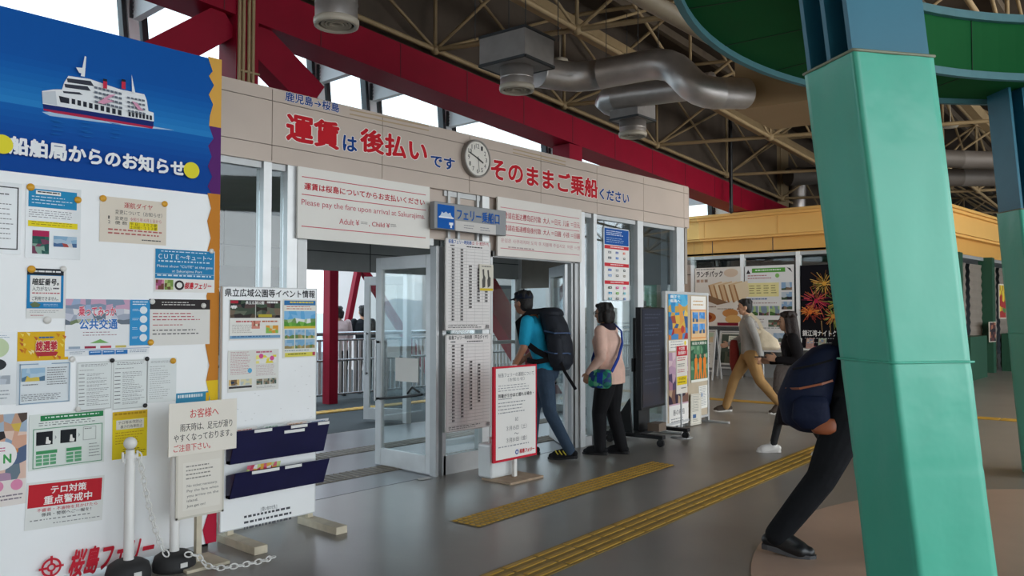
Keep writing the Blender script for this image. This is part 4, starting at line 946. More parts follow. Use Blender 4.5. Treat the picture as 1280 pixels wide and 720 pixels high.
# ================================================================ STANCHIONS, CHAIN, NOTICE STANDS
M_wp = mat('white_plastic', '#e9e8e4', .35, 0, .03, 5); M_rub = mat('black_rubber', '#2b2b2c', .7, 0, .1, 10)
def stanchion(x, y, lab):
    o = empty('stanchion', (x, y, 0), 0, lab, 'stanchion', 'white chain posts before the notice board')
    b = MB(); b.lathe([(.001, .0), (.115, 0), (.118, .03), (.105, .075), (.075, .095), (.04, .1), (.001, .1)], M_rub); b.build('base', o)
    b = MB(); b.lathe([(.027, .09), (.027, .62), (.023, .625), (.023, .7)], M_wp); b.build('post', o)
    b = MB(); b.lathe([(.033, .655), (.033, .675)], M_wp); b.tube([(-.04, 0, .69), (-.04, 0, .64), (-.033, 0, .635)], .006, M_wp, 6); b.tube([(.04, 0, .69), (.04, 0, .64), (.033, 0, .635)], .006, M_wp, 6); b.build('hook_collar', o)
    b = MB(); b.ell((0, 0, .735), (.035, .035, .035), M_wp); b.build('ball_top', o)
    b = MB(); b.box((-.02, -.121, .03), (.02, -.117, .055), ink('#d8d8d4')); b.build('sticker', o)
S1 = onZ(160, 722); S2 = onZ(212, 708)
stanchion(S1.x, 4.53, 'white plastic post in a black rubber base, the left one')
stanchion(S2.x, 4.5, 'white plastic post in a black rubber base, beside the rain notice')
def chain(pts, lab, L=.045):
    b = MB()
    P_ = [Vector(p) for p in pts]; seg = []
    for i in range(len(P_) - 1): seg.append((P_[i], P_[i + 1]))
    d = 0; tot = sum((q - p).length for p, q in seg); k = 0; st = L * .78
    def pos(s_):
        for p, q in seg:
            l = (q - p).length
            if s_ <= l: return p + (q - p) * (s_ / l), (q - p).normalized()
            s_ -= l
        return seg[-1][1], (seg[-1][1] - seg[-1][0]).normalized()
    while d < tot:
        c, t = pos(d); sd = t.cross(Vector((0, 0, 1)));
        if sd.length < .1: sd = Vector((1, 0, 0))
        sd.normalize(); u = sd if k % 2 else t.cross(sd).normalized()
        ring = [c + t * (L / 2 * math.cos(a)) + u * (L * .33 * math.sin(a)) for a in [2 * PI * i / 10 for i in range(10)]]
        b.tube(ring, .0045, M_wp, 5, False, True, True); d += st; k += 1
    tag(b.build('plastic_chain'), lab, 'chain')
def cat(p, q, sag, n=14):
    p = Vector(p); q = Vector(q); return [p.lerp(q, i / n) - Vector((0, 0, sag * 4 * (i / n) * (1 - i / n))) for i in range(n + 1)]
h1 = Vector((S1.x + .045, 4.53, .66)); h2 = Vector((S2.x - .0, 4.37, .1))
n = 16
chain([(S1.x + .045 + (S2.x - .07 - S1.x - .045) * (f / n) , 4.52 - .12 * f / n, .66 - .56 * (1 - (1 - f / n) ** 1.7)) for f in range(n + 1)], 'white plastic chain hanging from the left post down to the other base')
chain([(S2.x + .02, 4.37, .1), (S2.x + .07, 4.36, .085), (S2.x + .1, 4.32, .03), (S2.x + .14, 4.27, .016), (S2.x + .25, 4.22, .016), (S2.x + .4, 4.2, .016), (S2.x + .46, 4.22, .016)], 'loose white plastic chain end lying on the floor')
# rain notice on a post
YN = 4.44
pb = onZ(249, 706); ns = empty('notice_stand', (pb.x, YN + .03, 0), 0, 'slim post on a wooden plate carrying two taped rain notices', 'sign stand')
b = MB(); b.bbox((-.13, -.13, 0), (.13, .13, .018), M_wood, .003); b.build('base_plate', ns)
b = MB(); b.box((-.016, -.01, .018), (.016, .022, .93), M_wood); b.build('post', ns)
a, w, h = rectY(211, 505, 295, 560, YN); s = Sheet(w, h, '#ece6da', .003)
s.text('お客様へ', .3, .13, .72, .31, '#cf4a48', .012); s.text('雨天時は、足元が滑り', .16, .4, .93, .55, '#4b4945', .01); s.text('やすくなっております。', .07, .6, .93, .74, '#4b4945', .01); s.text('ご注意下さい。', .07, .79, .6, .93, '#cf4a48', .012)
s.build('rain_notice', (a.x - pb.x, YN - .004 - YN - .03, a.z), parent=ns)
a, w, h = rectY(220, 566, 279, 639, YN + .02); s = Sheet(w, h, '#e2dcd0', .003); s.frame(0, 0, 1, 1, .012, '#cfcabc')
s.rect(.14, .17, .92, .88, '#e8e3d8'); s.lines(.5, .03, .85, .06, 1, '#5a5854', .7, 3, 0); s.lines(.2, .22, .8, .46, 4, '#8f8b84', .4, 7)
s.text('No ticket necessary.', .22, .5, .86, .55, '#6a6762'); s.text('Pay the fare when', .22, .575, .88, .625, '#6a6762'); s.text('you arrive on the', .22, .65, .88, .7, '#6a6762'); s.text('island.', .22, .72, .45, .76, '#6a6762'); s.text('Just get on!', .22, .8, .6, .85, '#6a6762')
s.build('fare_notice', (a.x - pb.x, -.014, a.z), parent=ns)
# red bordered service notice
pr = onZ(643, 598); YS = pr.y
rs = empty('notice_stand', (pr.x, YS, 0), 0, 'red bordered service notice on a post with wooden base by the doorway', 'sign stand')
b = MB(); b.bbox((-.24, -.17, 0), (.2, .17, .02), mat('worn_plywood', '#a8927a', .7, 0, .15, 10), .003); b.build('base_plate', rs)
b = MB(); b.box((-.018, -.015, .02), (.018, .015, 1.0), M_wp); b.build('post', rs)
YSs = YS - .03
a, w, h = rectY(617, 459, 671, 568.5, YSs); s = Sheet(w, h, '#c9283a', .02); s.rect(.05, .02, .97, .975, '#eceae6')
s.text('桜島フェリーの運航について', .1, .07, .93, .115, '#55565a', .0); s.text('（お知らせ）', .32, .125, .7, .165, '#6a6b6e', .0)
s.lines(.1, .2, .93, .28, 3, '#909296', .35, 8); s.text('到着が５分ほど遅れる場合・', .1, .29, .92, .33, '#333437', .02); s.lines(.1, .34, .45, .36, 1, '#8a8c90', .5, 3); s.lines(.1, .38, .75, .52, 4, '#8a8c90', .35, 7)
s.text('記', .48, .55, .55, .59, '#55565a'); s.text('３月15日（土）', .28, .635, .75, .685, '#6b6c70'); s.text('～', .46, .715, .56, .735, '#6b6c70'); s.text('３月31日（金）', .28, .76, .75, .81, '#6b6c70'); s.lines(.1, .84, .9, .87, 1, '#a0a2a6', .5, 9)
s.disc(.52, .925, .022, '#3a5ba8', 16); s.disc(.52, .925, .012, '#eceae6', 12); s.text('桜島フェリー', .58, .9, .93, .945, '#c8293a', .03, .15)
s.build('notice_panel', (a.x - pr.x, -.03, a.z), parent=rs)
jb = empty('plastic_jug', (pr.x - .1, YS + .13, .02), 0, 'white plastic water jug weighing down the red bordered sign', 'jug')
b = MB(); b.bbox((-.15, -.085, 0), (.15, .085, .3), mat('milky_plastic', '#dbe0e0', .3, 0, .03), .025, None, 3); b.build('body', jb)
b = MB(); b.tube([(-.08, 0, .29), (-.08, 0, .34), (.05, 0, .34), (.05, 0, .29)], .014, M_wp, 8); b.build('handle', jb)
b = MB(); b.cyl((.1, 0, .29), (.1, 0, .33), .025, M_rub); b.build('cap', jb)
# small litter on the floor
b = MB(); p = onZ(529, 599); b.add([(p.x - .07, p.y - .03, .004), (p.x + .06, p.y - .05, .004), (p.x + .09, p.y + .02, .006), (p.x - .03, p.y + .05, .005)], [(0, 1, 2, 3)], ink('#d8d6d2')); tag(b.build('paper_scrap'), 'white scrap of paper on the floor before the open left door', 'paper')

# ================================================================ SCREEN, POSTER PARTITION
def dep(u, v, Dp): return CO + pd(u, v) * Dp
L = dep(802.5, 513, 8.9); R = dep(831, 506, 9.4); dv = (R - L); rz = math.atan2(dv.y, dv.x); w = Vector((dv.x, dv.y)).length
zb_ = L.z; zt_ = dep(802, 384, 8.9).z
ds = empty('signage_screen', (L.x, L.y, 0), rz, 'tall black digital display on a wheeled floor stand', 'display')
M_scr = mat('screen_surface', '#3d3f4a', .12, 0, .05, 2); M_fr = mat('screen_bezel', '#1a1b1e', .35, 0, .04)
b = MB(); b.bbox((-.012, 0, zb_), (w + .012, .07, zt_), M_fr, .006); b.bbox((.08, .07, zb_ + .25), (w - .08, .12, zt_ - .25), M_fr, .01); b.build('housing', ds)
s = Sheet(w - .03, zt_ - zb_ - .05, M_scr, .002); 
for y0, y1, n_ in ((.05, .12, 2), (.16, .3, 4), (.34, .5, 4), (.54, .66, 3), (.72, .8, 2)): s.lines(.1, y0, .9, y1, n_, '#4c5060', .4, 7)
s.build('screen', (.015, -.004, zt_ - .02), parent=ds)
b = MB(); b.box((w * .5 - .14, .12, .09), (w * .5 + .14, .19, zt_ - .12), M_blk); b.box((w * .5 - .3, .1, .8), (w * .5 + .3, .13, .95), M_blk); b.build('column', ds)
b = MB(); b.bbox((-.08, -.28, .085), (-.0, .42, .125), M_blk, .006); b.bbox((w + .0, -.28, .085), (w + .08, .42, .125), M_blk, .006); b.bbox((-.08, .05, .085), (w + .08, .25, .12), M_blk, .006)
b.add([(-.04, .1, .12), (-.04, .4, .12), (-.04, .14, .5), (-.01, .1, .12), (-.01, .4, .12), (-.01, .14, .5)], [(0, 1, 2), (5, 4, 3), (0, 3, 4, 1), (1, 4, 5, 2), (2, 5, 3, 0)], M_blk); b.build('base_frame', ds)
for x in (-.04, w + .04):
    for y in (-.24, .38):
        b = MB(); b.cyl((x - .018, y, .04), (x + .018, y, .04), .04, M_blk); b.box((x - .02, y - .02, .04), (x + .02, y + .02, .09), M_dark); b.build('caster', ds)
b = MB(); b.box((w * .3, -.12, .125), (w * .62, .02, .215), mat('tan_box', '#6e5f52', .6)); b.build('control_box', ds)

L = dep(832.5, 541, 9.73); R = dep(885, 527, 10.74); dv = R - L; rz = math.atan2(dv.y, dv.x); w = Vector((dv.x, dv.y)).length; H_ = 1.73
pp = empty('poster_partition', (L.x, L.y, 0), rz, 'freestanding beige partition with aluminium posts full of posters', 'partition')
b = MB(); b.box((.02, .0, .1), (w - .02, .03, H_ - .02), mat('partition_felt', '#bcae98', .85, 0, .05)); b.build('panel', pp)
for x in (0, w): b = MB(); b.bbox((x - .018, -.015, 0), (x + .018, .035, H_), M_alu, .004); b.build('post', pp)
b = MB(); b.box((0, -.01, H_ - .035), (w, .035, H_), M_alu); b.box((0, -.01, .08), (w, .035, .11), M_alu); b.build('rail', pp)
for x in (0, w): b = MB(); b.bbox((x - .02, -.3, 0), (x + .02, .3, .03), M_alu, .005); b.build('foot', pp)
px_ = Vector((math.cos(rz), math.sin(rz), 0)); pn = Vector((math.sin(rz), -math.cos(rz), 0))
def onpart(x0, z0, x1, z1, lab, fn, paper, roll=0, off=.006, cat_='poster'):
    s = Sheet((x1 - x0) * w, z0 - z1, paper, .0015); fn(s); q = L + px_ * (x0 * w) + pn * off
    return s.build('poster', (q.x, q.y, z0), rz, lab, cat_, None, roll)
def q1(s):
    s.photo(0, 0, 1, 1, [['#4aa0d0', '#3a8ac0', '#5ab0d8'], ['#e0c060', '#4090c0', '#c8a050'], ['#303848', '#a05040', '#40608a', '#d8b050'], ['#d08040', '#508ac0', '#a03a40']], 6, 8, 51); s.text('親子で', .1, .03, .6, .1, '#f0f0ec', .02); s.text('桜島へ', .1, .12, .6, .19, '#f0f0ec', .02); s.poly([(.5, .2), (.7, .26), (.8, .6), (.6, .7), (.55, .4)], '#d89a50'); s.disc(.72, .78, .05, '#c04a40', 14)
onpart(.06, 1.7, .5, 1.13, 'bright blue illustrated poster top left on the partition', q1, '#4aa0d0')
def q2(s): s.lines(.1, .1, .8, .9, 3, '#8a8c90', .3, 4); s.disc(.85, .3, .03, '#e8d040', 12)
onpart(.06, 1.12, .5, .99, 'white note below the blue illustrated poster', q2, '#e6e4de')
def q3(s): s.photo(0, 0, 1, .7, [['#c8a8b8', '#b898b0', '#d8c0c8'], ['#a87a90', '#70587a', '#c0a0b0', '#584a68'], ['#7a5a50', '#b89a80', '#3a3040']], 6, 7, 53); s.rect(0, .72, 1, 1, '#e8e6e2'); s.text('春の桜島', .2, .78, .8, .86, '#4a4a50', .01); s.lines(.1, .9, .9, .97, 2, '#707278', .4, 5)
onpart(.06, .97, .5, .06, 'mauve photo poster bottom left on the partition', q3, '#c8a8b8')
def q4(s):
    s.rect(0, 0, 1, .3, '#e8e6e0'); s.lines(.15, .1, .85, .26, 2, '#c09040', .35, 4)
    for i in range(2):
        for j in range(2): s.photo(.1 + i * .45, .36 + j * .26, .48 + i * .45, .58 + j * .26, [['#4a88c8', '#6aa0d8'], ['#3a5a80', '#c0a880']], 3, 3, i * 2 + j)
    s.frame(0, .3, 1, .95, .012, '#d88a40')
onpart(.58, 1.68, .95, 1.1, 'orange framed poster with four blue photographs, top right of the partition', q4, '#e0bc90')
def q5(s):
    s.rect(0, 0, 1, .13, '#3a5f48'); s.text('桜島大運動会', .08, .03, .92, .1, '#e8e8e0', .015); s.photo(0, .13, 1, .7, [['#5a8a68', '#3a6a50', '#7aa080', '#2f5a44']], 6, 6, 55)
    for x in (.2, .45, .7): s.poly([(x, .45), (x + .09, .4), (x + .18, .45), (x + .16, .7), (x + .2, .92), (x + .12, .94), (x + .09, .75), (x + .05, .94), (x - .02, .92), (x + .02, .7)], '#e08030'); s.disc(x + .09, .37, .022, '#d8a888', 12); s.rect(x + .08, .14, x + .1, .4, '#2f4a38')
    s.rect(0, .94, 1, 1, '#e4e4dc')
onpart(.57, 1.1, 1.0, .56, 'green poster with three orange figures on the right of the partition', q5, '#4a7a5a')
def q6(s): s.lines(.1, .06, .9, .92, 12, '#8a8c90', .35, 5); s.disc(.3, .4, .03, '#5a7fb0', 12)
onpart(.76, .5, .98, .2, 'white text sheet low on the right of the partition', q6, '#e2e2dc')
def q7(s): s.frame(.05, .03, .95, .97, .006, '#b0aca0'); s.lines(.15, .08, .85, .6, 10, '#77756f', .35, 5); s.rect(.2, .66, .5, .78, '#4a6a98'); s.lines(.2, .82, .8, .92, 2, '#77756f', .4, 4)
onpart(.52, .42, .78, .02, 'cream sheet leaning against the foot of the partition', q7, '#d8d4c8', .03, .03, 'notice')
b_ = onZ(852, 547)
rs2 = empty('sign_stand', b_, rz, 'slim pole stand with a red, white and yellow warning sheet', 'sign stand')
b = MB(); b.lathe([(.001, 0), (.13, 0), (.125, .012), (.02, .02), (.001, .02)], M_alud); b.build('base_plate', rs2)
b = MB(); b.cyl((0, 0, .015), (0, 0, 1.08), .012, M_alu, 10); b.build('post', rs2)
s = Sheet(.3, .56, '#e8e2d8', .006); s.rect(.02, .01, .98, .22, '#c42c38'); s.text('テロ対策', .25, .03, .75, .1, '#f0ece8', .02); s.text('重点警戒中', .18, .12, .84, .19, '#f0ece8', .02)
s.lines(.1, .25, .9, .34, 2, '#b84850', .5, 4); s.lines(.1, .38, .9, .46, 2, '#66645e', .45, 5); s.lines(.1, .5, .9, .58, 2, '#b84850', .45, 5); s.rect(.05, .64, .95, .82, '#e8cc2a'); s.text('特別警戒', .2, .665, .8, .72, '#6a5a18', .01); s.lines(.12, .75, .88, .8, 1, '#7a6a20', .6, 6); s.lines(.4, .88, .9, .93, 1, '#77756f', .5, 4)
s.build('notice_panel', (-.17, -.02, 1.08), parent=rs2)
# leaflet rack behind the screen
p = dep(806, 384, 9.9)
lr = empty('leaflet_rack', (p.x, p.y, 0), rz, 'narrow leaflet rack whose coloured leaflets show above the black screen', 'rack')
b = MB(); b.box((-.05, 0, 0), (.35, .2, .03), M_alud); b.box((-.05, .16, .03), (-.02, .19, 1.62), M_alud); b.box((.32, .16, .03), (.35, .19, 1.62), M_alud)
for z in (.5, .9, 1.3): b.box((-.05, .02, z), (.35, .18, z + .015), M_alud); b.box((-.05, .02, z), (.35, .03, z + .07), M_alud)
b.build('rack_frame', lr)
for i, c in enumerate(('#e0ddd6', '#c83a48', '#e4e4e0', '#4a8a60', '#d8d0c0')):
    s = Sheet(.062, .21, c, .008); s.lines(.2, .1, .8, .9, 5, '#f0ece8' if i in (1, 3) else '#b04a50', .5, 1, 0)
    q = Vector((p.x, p.y, 0)) + px_ * (.0 + i * .068) - pn * .08
    s.build('leaflet', (q.x, q.y, 1.55), rz, ['cream', 'red', 'white', 'green', 'beige'][i] + ' leaflet standing in the rack above the black screen', 'leaflet', 'leaflets in the rack behind the screen', 0, None, math.radians(6))

# ================================================================ SHOP POSTERS AND SIGNS
XP = XK - .012
def shop(u0, v0, u1, v1, lab, fn, paper, Xp=None):
    Xp = Xp or XP; a = onX(u0, v0, Xp); c = onX(u1, v1, Xp); s = Sheet(a.y - c.y, a.z - c.z, paper, .006); fn(s)
    return s.build('window_poster', (Xp, a.y, a.z), -PI / 2, lab, 'poster')
def k1(s):
    s.lines(.03, .02, .5, .05, 1, '#77706a', .6, 6); s.text('ランチパック', .04, .06, .62, .16, '#3a2f2c', .03); s.disc(.8, .1, .18, '#d9c0a8', 20, .1)
    for i in range(3): s.rect(.04 + i * .09, .2, .11 + i * .09, .25, ['#b09080', '#c0a088', '#a08878'][i])
    for i in range(6): x = .3 + i * .11; s.poly([(x, .3), (x + .3, .24), (x + .34, .48), (x + .12, .6)], ['#d8b890', '#e8d4b4'][i % 2]); s.poly([(x, .3), (x + .03, .3), (x + .14, .6), (x + .1, .6)], '#a87a50')
    s.poly([(.12, .52), (.3, .47), (.75, .6), (.5, .64)], '#8a6a50')
    s.disc(.3, .85, .2, '#b06a3a', 20, .12); s.disc(.28, .85, .12, '#8a3a24', 18, .07); s.disc(.78, .78, .2, '#c88a50', 20, .1); s.disc(.84, .88, .2, '#d8a868', 20, .1); s.disc(.05, .72, .1, '#d8c8a8', 14, .06)
    s.lines(.1, .66, .5, .7, 1, '#907868', .6, 3); s.rect(.5, .94, .95, .99, '#7a2030'); s.lines(.5, .7, .95, .73, 1, '#907868', .5, 4)
shop(868.5, 335.5, 926, 408, 'sandwich advertisement with bread pictures in the shop window', k1, '#e4dcd2')
def k2(s):
    s.rect(.15, .03, .83, .08, '#5aa040'); s.lines(.22, .045, .76, .072, 1, '#e8f0e0', .7, 8, 0); s.poly([(.03, .09), (.07, .04), (.12, .09)], '#3a3438'); s.poly([(.86, .03), (.93, .04), (.97, .09)], '#3a3438')
    s.lines(.06, .11, .6, .17, 2, '#b05a58', .4, 7); s.disc(.67, .12, .05, '#8ac06a', 12); s.rect(.06, .2, .7, .36, '#ece0a0')
    for i in range(4): s.lines(.09 + i * .15, .23, .2 + i * .15, .34, 4, '#8a7a50', .4, 2)
    for j in range(3): s.photo(.75, .2 + j * .11, .96, .29 + j * .11, [['#8aa8c8', '#c0c8d0'], ['#4a5a48', '#806a58', '#3a3a40']], 4, 3, j)
    s.lines(.06, .38, .5, .41, 1, '#5a70a0', .6, 6); s.lines(.06, .43, .7, .45, 1, '#a08080', .6, 8)
    for i in range(3): s.photo(.07 + i * .22, .47, .27 + i * .22, .58, [['#a8c088', '#8090a0'], ['#4a6a3a', '#504a50', '#806058']], 4, 3, 9 + i)
    s.disc(.85, .56, .09, '#9ac088', 14, .06)
    s.lines(.08, .62, .45, .68, 2, '#9a8a8a', .4, 5); s.photo(.48, .63, .95, .71, [['#8a4a48', '#5a6a58', '#b0a090', '#604a40']], 8, 3, 21); s.lines(.08, .72, .9, .745, 1, '#a0a0a0', .5, 9)
    for i in range(2): s.photo(.25 + i * .33, .78, .5 + i * .33, .88, [['#9ab0c8', '#b0c0d0'], ['#606a60', '#806a58']], 4, 3, 31 + i)
    s.lines(.1, .9, .9, .96, 2, '#c05a68', .5, 6)
shop(931, 333, 993.5, 441, 'white window poster packed with small photographs and a green title', k2, '#e6e4e2')
M_ph = '#0e0d14'
def k3(s):
    rn = random.Random(12)
    for cx, cy, r, cs in ((.45, .22, .5, ['#d8a040', '#8a5a28', '#e8c070', '#7a7030']), (.3, .42, .52, ['#b02a48', '#d8505a', '#702040', '#c06a40']), (.72, .45, .5, ['#8a8a3a', '#5a7a40', '#d8b050', '#a06a30']), (.2, .55, .35, ['#d87030', '#e8a050', '#a04030']), (.62, .6, .35, ['#c89040', '#90a050', '#b05a38'])):
        for i in range(70):
            a = rn.random() * 2 * PI; r1 = r * rn.uniform(.05, .35); r2 = r1 + r * rn.uniform(.1, .5); t = .006; k = s.w / s.h
            dx, dy = math.cos(a), math.sin(a) * k
            x0, y0, x1, y1 = cx + dx * r1 * .8, cy + dy * r1 * .8, cx + dx * min(r2, r) * .8, cy + dy * min(r2, r) * .8 + .012
            s.poly([(x0 - dy * t, y0 + dx * t * k), (x0 + dy * t, y0 - dx * t * k), (x1 + dy * t, y1 - dx * t * k), (x1 - dy * t, y1 + dx * t * k)], rn.choice(cs))
        s.disc(cx, cy, .05, cs[0], 12)
    for x in (.4, .55, .68): s.poly([(x, .65), (x + .015, .65), (x + .03, .82), (x + .02, .82)], '#a08050')
    s.text('錦江湾ナイトクルーズ', .06, .76, .96, .83, '#e4e2e0', .02); s.lines(.1, .85, .9, .865, 1, '#a8a6a8', .7, 12, 0); s.lines(.25, .9, .8, .92, 1, '#8a888a', .6, 8); s.rect(.2, .945, .5, .965, '#b85a68'); s.disc(.85, .95, .09, '#d0ceca', 16, .02)
shop(1000, 332, 1071, 440, 'black night cruise poster with colourful fireworks behind the dark haired woman', k3, M_ph)
# table of the shop front under the posters, two A-frame signs
def aframe(u, v, w, h, lab, fn, X_, rz_=-PI / 2):
    q = onZ(u, v); o = empty('easel_sign', (q.x, q.y, 0), rz_, lab, 'easel sign')
    b = MB()
    for x in (0, w): b.bar((x, -.02, 0), (x, .18, h), .03, .03, M_alu); b.bar((x, .42, 0), (x, .19, h), .03, .03, M_alu)
    b.box((0, .16, h - .03), (w, .2, h), M_alu); b.bar((0, .02, .2), (w, .02, .2), .03, .03, M_alu); b.build('frame', o)
    s = Sheet(w - .04, h - .3, '#c9c6bf', .01); fn(s); s.build('panel', (.02, .155, h - .04), parent=o, tilt=math.radians(-10))
def e1(s): s.rect(.05, .05, .95, .95, '#4a5248'); s.rect(.35, .1, .7, .5, '#d8d8c8'); s.lines(.4, .15, .66, .45, 5, '#7a8a70', .4, 3); s.photo(.05, .6, .95, .95, [['#3a4238', '#5a5a4a']], 5, 2)
aframe(897, 470, .62, 1.05, 'metal easel sign standing before the shop window, the wider one', e1, 0)
def e2(s): s.photo(.05, .03, .95, .3, [['#a8b8a0', '#b08a60', '#c8b090']], 4, 3); s.lines(.1, .36, .9, .95, 9, '#77706a', .35, 4)
aframe(869, 474, .42, 1.1, 'narrow metal easel sign beside the partition before the shop', e2, 0)
q = onX(945, 440, 17.0)
tb = empty('folding_table', (17.0, q.y, 0), -PI / 2, 'pale folding table with leaflets below the shop posters', 'table')
b = MB(); b.bbox((0, -.25, .68), (1.7, .25, .71), M_wp, .006); b.build('tabletop', tb)
for x in (.08, 1.62):
    for y in (-.2, .2): b = MB(); b.cyl((x, y, 0), (x, y, .68), .016, M_alu, 8); b.build('leg', tb)
for i in range(6):
    s = Sheet(.16, .22, ['#d8d4cc', '#8aa0b8', '#c8b8a0', '#e0e0dc', '#b08a80', '#a8b8a0'][i], .01); s.photo(.1, .1, .9, .5, [['#7a8aa0', '#a09080', '#c0b0a0']], 3, 3, i); s.lines(.1, .6, .9, .9, 3, '#77706a', .4, 3)
    s.build('leaflet', (16.95, q.y - .12 - i * .26, .93), -PI / 2, 'leaflet propped on the pale folding table, ' + ['first', 'second', 'third', 'fourth', 'fifth', 'sixth'][i] + ' from the left', 'leaflet', 'leaflets on the folding table', 0, None, math.radians(-12))
b = MB()
# upright luggage sign far right
q = onZ(1232, 457); o = empty('banner_sign', q, -PI / 2 + .4, 'tall white luggage storage sign with blue characters by the far shops', 'sign')
hS = .062 * 21 * 1.0
b = MB(); b.lathe([(.001, 0), (.25, 0), (.24, .03), (.03, .05), (.001, .05)], M_dark); b.build('base_plate', o)
b = MB(); b.cyl((0, 0, .03), (0, 0, 1.4), .025, M_wp, 8); b.build('post', o)
s = Sheet(.34, 1.22, '#e6e6e2', .03); s.vtext('荷物預ります', .45, .04, .9, .96, '#2a3a7a', .03); s.vtext('ロッカー小あり', .12, .42, .36, .95, '#3a9a58', .01); s.build('panel', (-.17, -.03, 1.38), parent=o)
def side_x(u):
    d = pd(u, 392); t = d.y / d.x; return (YK + .065 * XK - .19) / (t + .065)
for i, (u, v0, v1, cs) in enumerate(((1240, 402, 427, ['#5a3a38', '#a06a50', '#2f2a30']), (1253, 355, 398, ['#d8c040', '#a03a38', '#5a7a48', '#b08a40']))):
    xa_, xb_ = side_x(u - 4), side_x(u + 4); d = pd(u, 392); dp_ = (xa_ + xb_) / 2 / d.x
    z1_ = HC + (392 - v0) * dp_ / 1000; z0_ = HC + (392 - v1) * dp_ / 1000
    s = Sheet(xb_ - xa_, z1_ - z0_, '#d8d0c0', .02); s.photo(.03, .03, .97, .97, [cs], 4, 6, i)
    s.build('shop_poster', (xa_, YK - .065 * (xa_ - XK) - .2, z1_), -.065, ['dark picture panel beside the far luggage sign', 'yellow and red picture panel on the far green pillar'][i], 'poster')
# ================================================================ AIR DUCTS UNDER THE ROOF
M_vent = mat('vent_rim_cream', '#b9b0a0', .5, .1, .04); M_vd = mat('vent_dark', '#3b3733', .7)
M_box = mat('plenum_zinc', '#8f8b88', .5, .3, .1, 7)
def diffuser(u, v, z, D_, hgt, lab, box=None):
    p = onZ(u, v, z); o = empty('ceiling_diffuser', p, 0, lab, 'air vent', 'round air diffusers below the ducts'); r = D_ / 2
    b = MB(); b.lathe([(r * .94, .03), (r * .94, hgt), (.001, hgt)], M_galv, n=32); b.lathe([(r * .955, hgt * .5), (r * .96, hgt * .52), (r * .955, hgt * .54)], M_galv, n=32); b.build('drum', o)
    b = MB(); b.lathe([(r * .8, .025), (r * .82, -.002), (r * .97, 0), (r, .02), (r, .05), (r * .93, .055)], M_vent, n=32)
    for k in (.62, .45, .28): b.lathe([(r * k * .85, .03), (r * k, .008), (r * k + .012, .012), (r * k * .9, .04)], M_vent, n=32)
    b.lathe([(r * .9, .05), (.001, .05)], M_vd, n=32); b.build('vent_rings', o)
    if box:
        bx, by, bz, ang = box; b = MB(); Mx = Matrix.Rotation(ang, 4, 'Z'); b.bbox((-bx / 2, -by / 2, hgt), (bx / 2, by / 2, hgt + bz), M_box, .006, Mx)
        for sz in (hgt + .01, hgt + bz - .01):
            for (x0, y0, x1, y1) in ((-bx / 2, -by / 2, bx / 2, -by / 2), (bx / 2, -by / 2, bx / 2, by / 2), (bx / 2, by / 2, -bx / 2, by / 2), (-bx / 2, by / 2, -bx / 2, -by / 2)):
                b.bar(Mx @ Vector((x0, y0, sz)), Mx @ Vector((x1, y1, sz)), .025, .025, M_dark)
        b.build('plenum_box', o)
        h = MB()
        for sx_, sy_ in ((-1, -1), (1, -1), (1, 1), (-1, 1)):
            q = Mx @ Vector((sx_ * (bx / 2 + .03), sy_ * (by / 2 + .03), hgt + bz * .9)); h.cyl(q, q + Vector((0, 0, 1.3)), .005, M_dark, 6)
        h.build('hanger_rods', o)
    else:
        h = MB(); h.bbox((-.3, -.05, hgt), (.3, .05, hgt + .04), M_dark, .004)
        for sx_ in (-.27, .27): h.cyl((sx_, 0, hgt), (sx_, 0, hgt + 1.2), .005, M_dark, 6)
        h.build('hanger_rods', o)
    return p
ZD = 3.72
q0 = diffuser(420.5, 33, ZD, .355, .34, 'round silver air diffuser nearest the camera, cut by the top edge')
q1 = diffuser(646, 114, ZD, .36, .24, 'round silver air diffuser hanging from the large zinc box', (.5, .58, .31, math.radians(4)))
q2 = diffuser(791, 171, ZD, .36, .2, 'round silver air diffuser below the lower duct elbow', (.42, .42, .26, 0))
M_dduct = mat('dark_lagged_duct', '#5d5650', .6, .2, .1, 4)
def duct(pts, r, lab, m=M_galv):
    """pts are points in space; elbows are rounded with short segments"""
    P_ = [Vector(p) for p in pts]; out = [P_[0]]
    for i in range(1, len(P_) - 1):
        a, c, d_ = P_[i - 1], P_[i], P_[i + 1]; k = min(.38, (c - a).length * .45, (d_ - c).length * .45)
        s0 = c + (a - c).normalized() * k; s1 = c + (d_ - c).normalized() * k
        for t in range(5): f = t / 4; out.append(s0 * (1 - f) ** 2 + c * 2 * f * (1 - f) + s1 * f * f)
    out.append(P_[-1]); o = empty('air_duct', out[0], 0, lab, 'air duct'); out = [p - P_[0] for p in out]
    pts_ = []; rr_ = []
    for i in range(len(out) - 1):
        t = (out[i + 1] - out[i]); l = t.length; m_ = max(1, int(l / .7)); x = t.normalized(); big = l > .3
        for k in range(m_):
            c = out[i] + t * (k / m_)
            for dx, q in (((.0, 1), (.006, 1.02), (.018, 1.02), (.024, 1)) if big else ((0, 1),)): pts_.append(c + x * dx); rr_.append(r * q)
    pts_.append(out[-1]); rr_.append(r); b = MB(); b.tube(pts_, rr_, m, 22); b.build('duct_pipe', o)
    return o
def d3(u, v, D_): return CO + pd(u, v) * D_
d1p = [d3(672, 90, 8.45), d3(722, 98, 8.8), d3(838, 76, 8.3), d3(872, 116, 8.0), d3(930, 117, 8.35)]
duct(d1p, .16, 'large silver duct bending from the zinc box towards the beige bulkhead')
d2p = [d3(806, 143, 10.25), d3(745, 125, 10.4), d3(890, 106, 9.3)]
duct(d2p, .15, 'lower silver duct passing behind the large one')
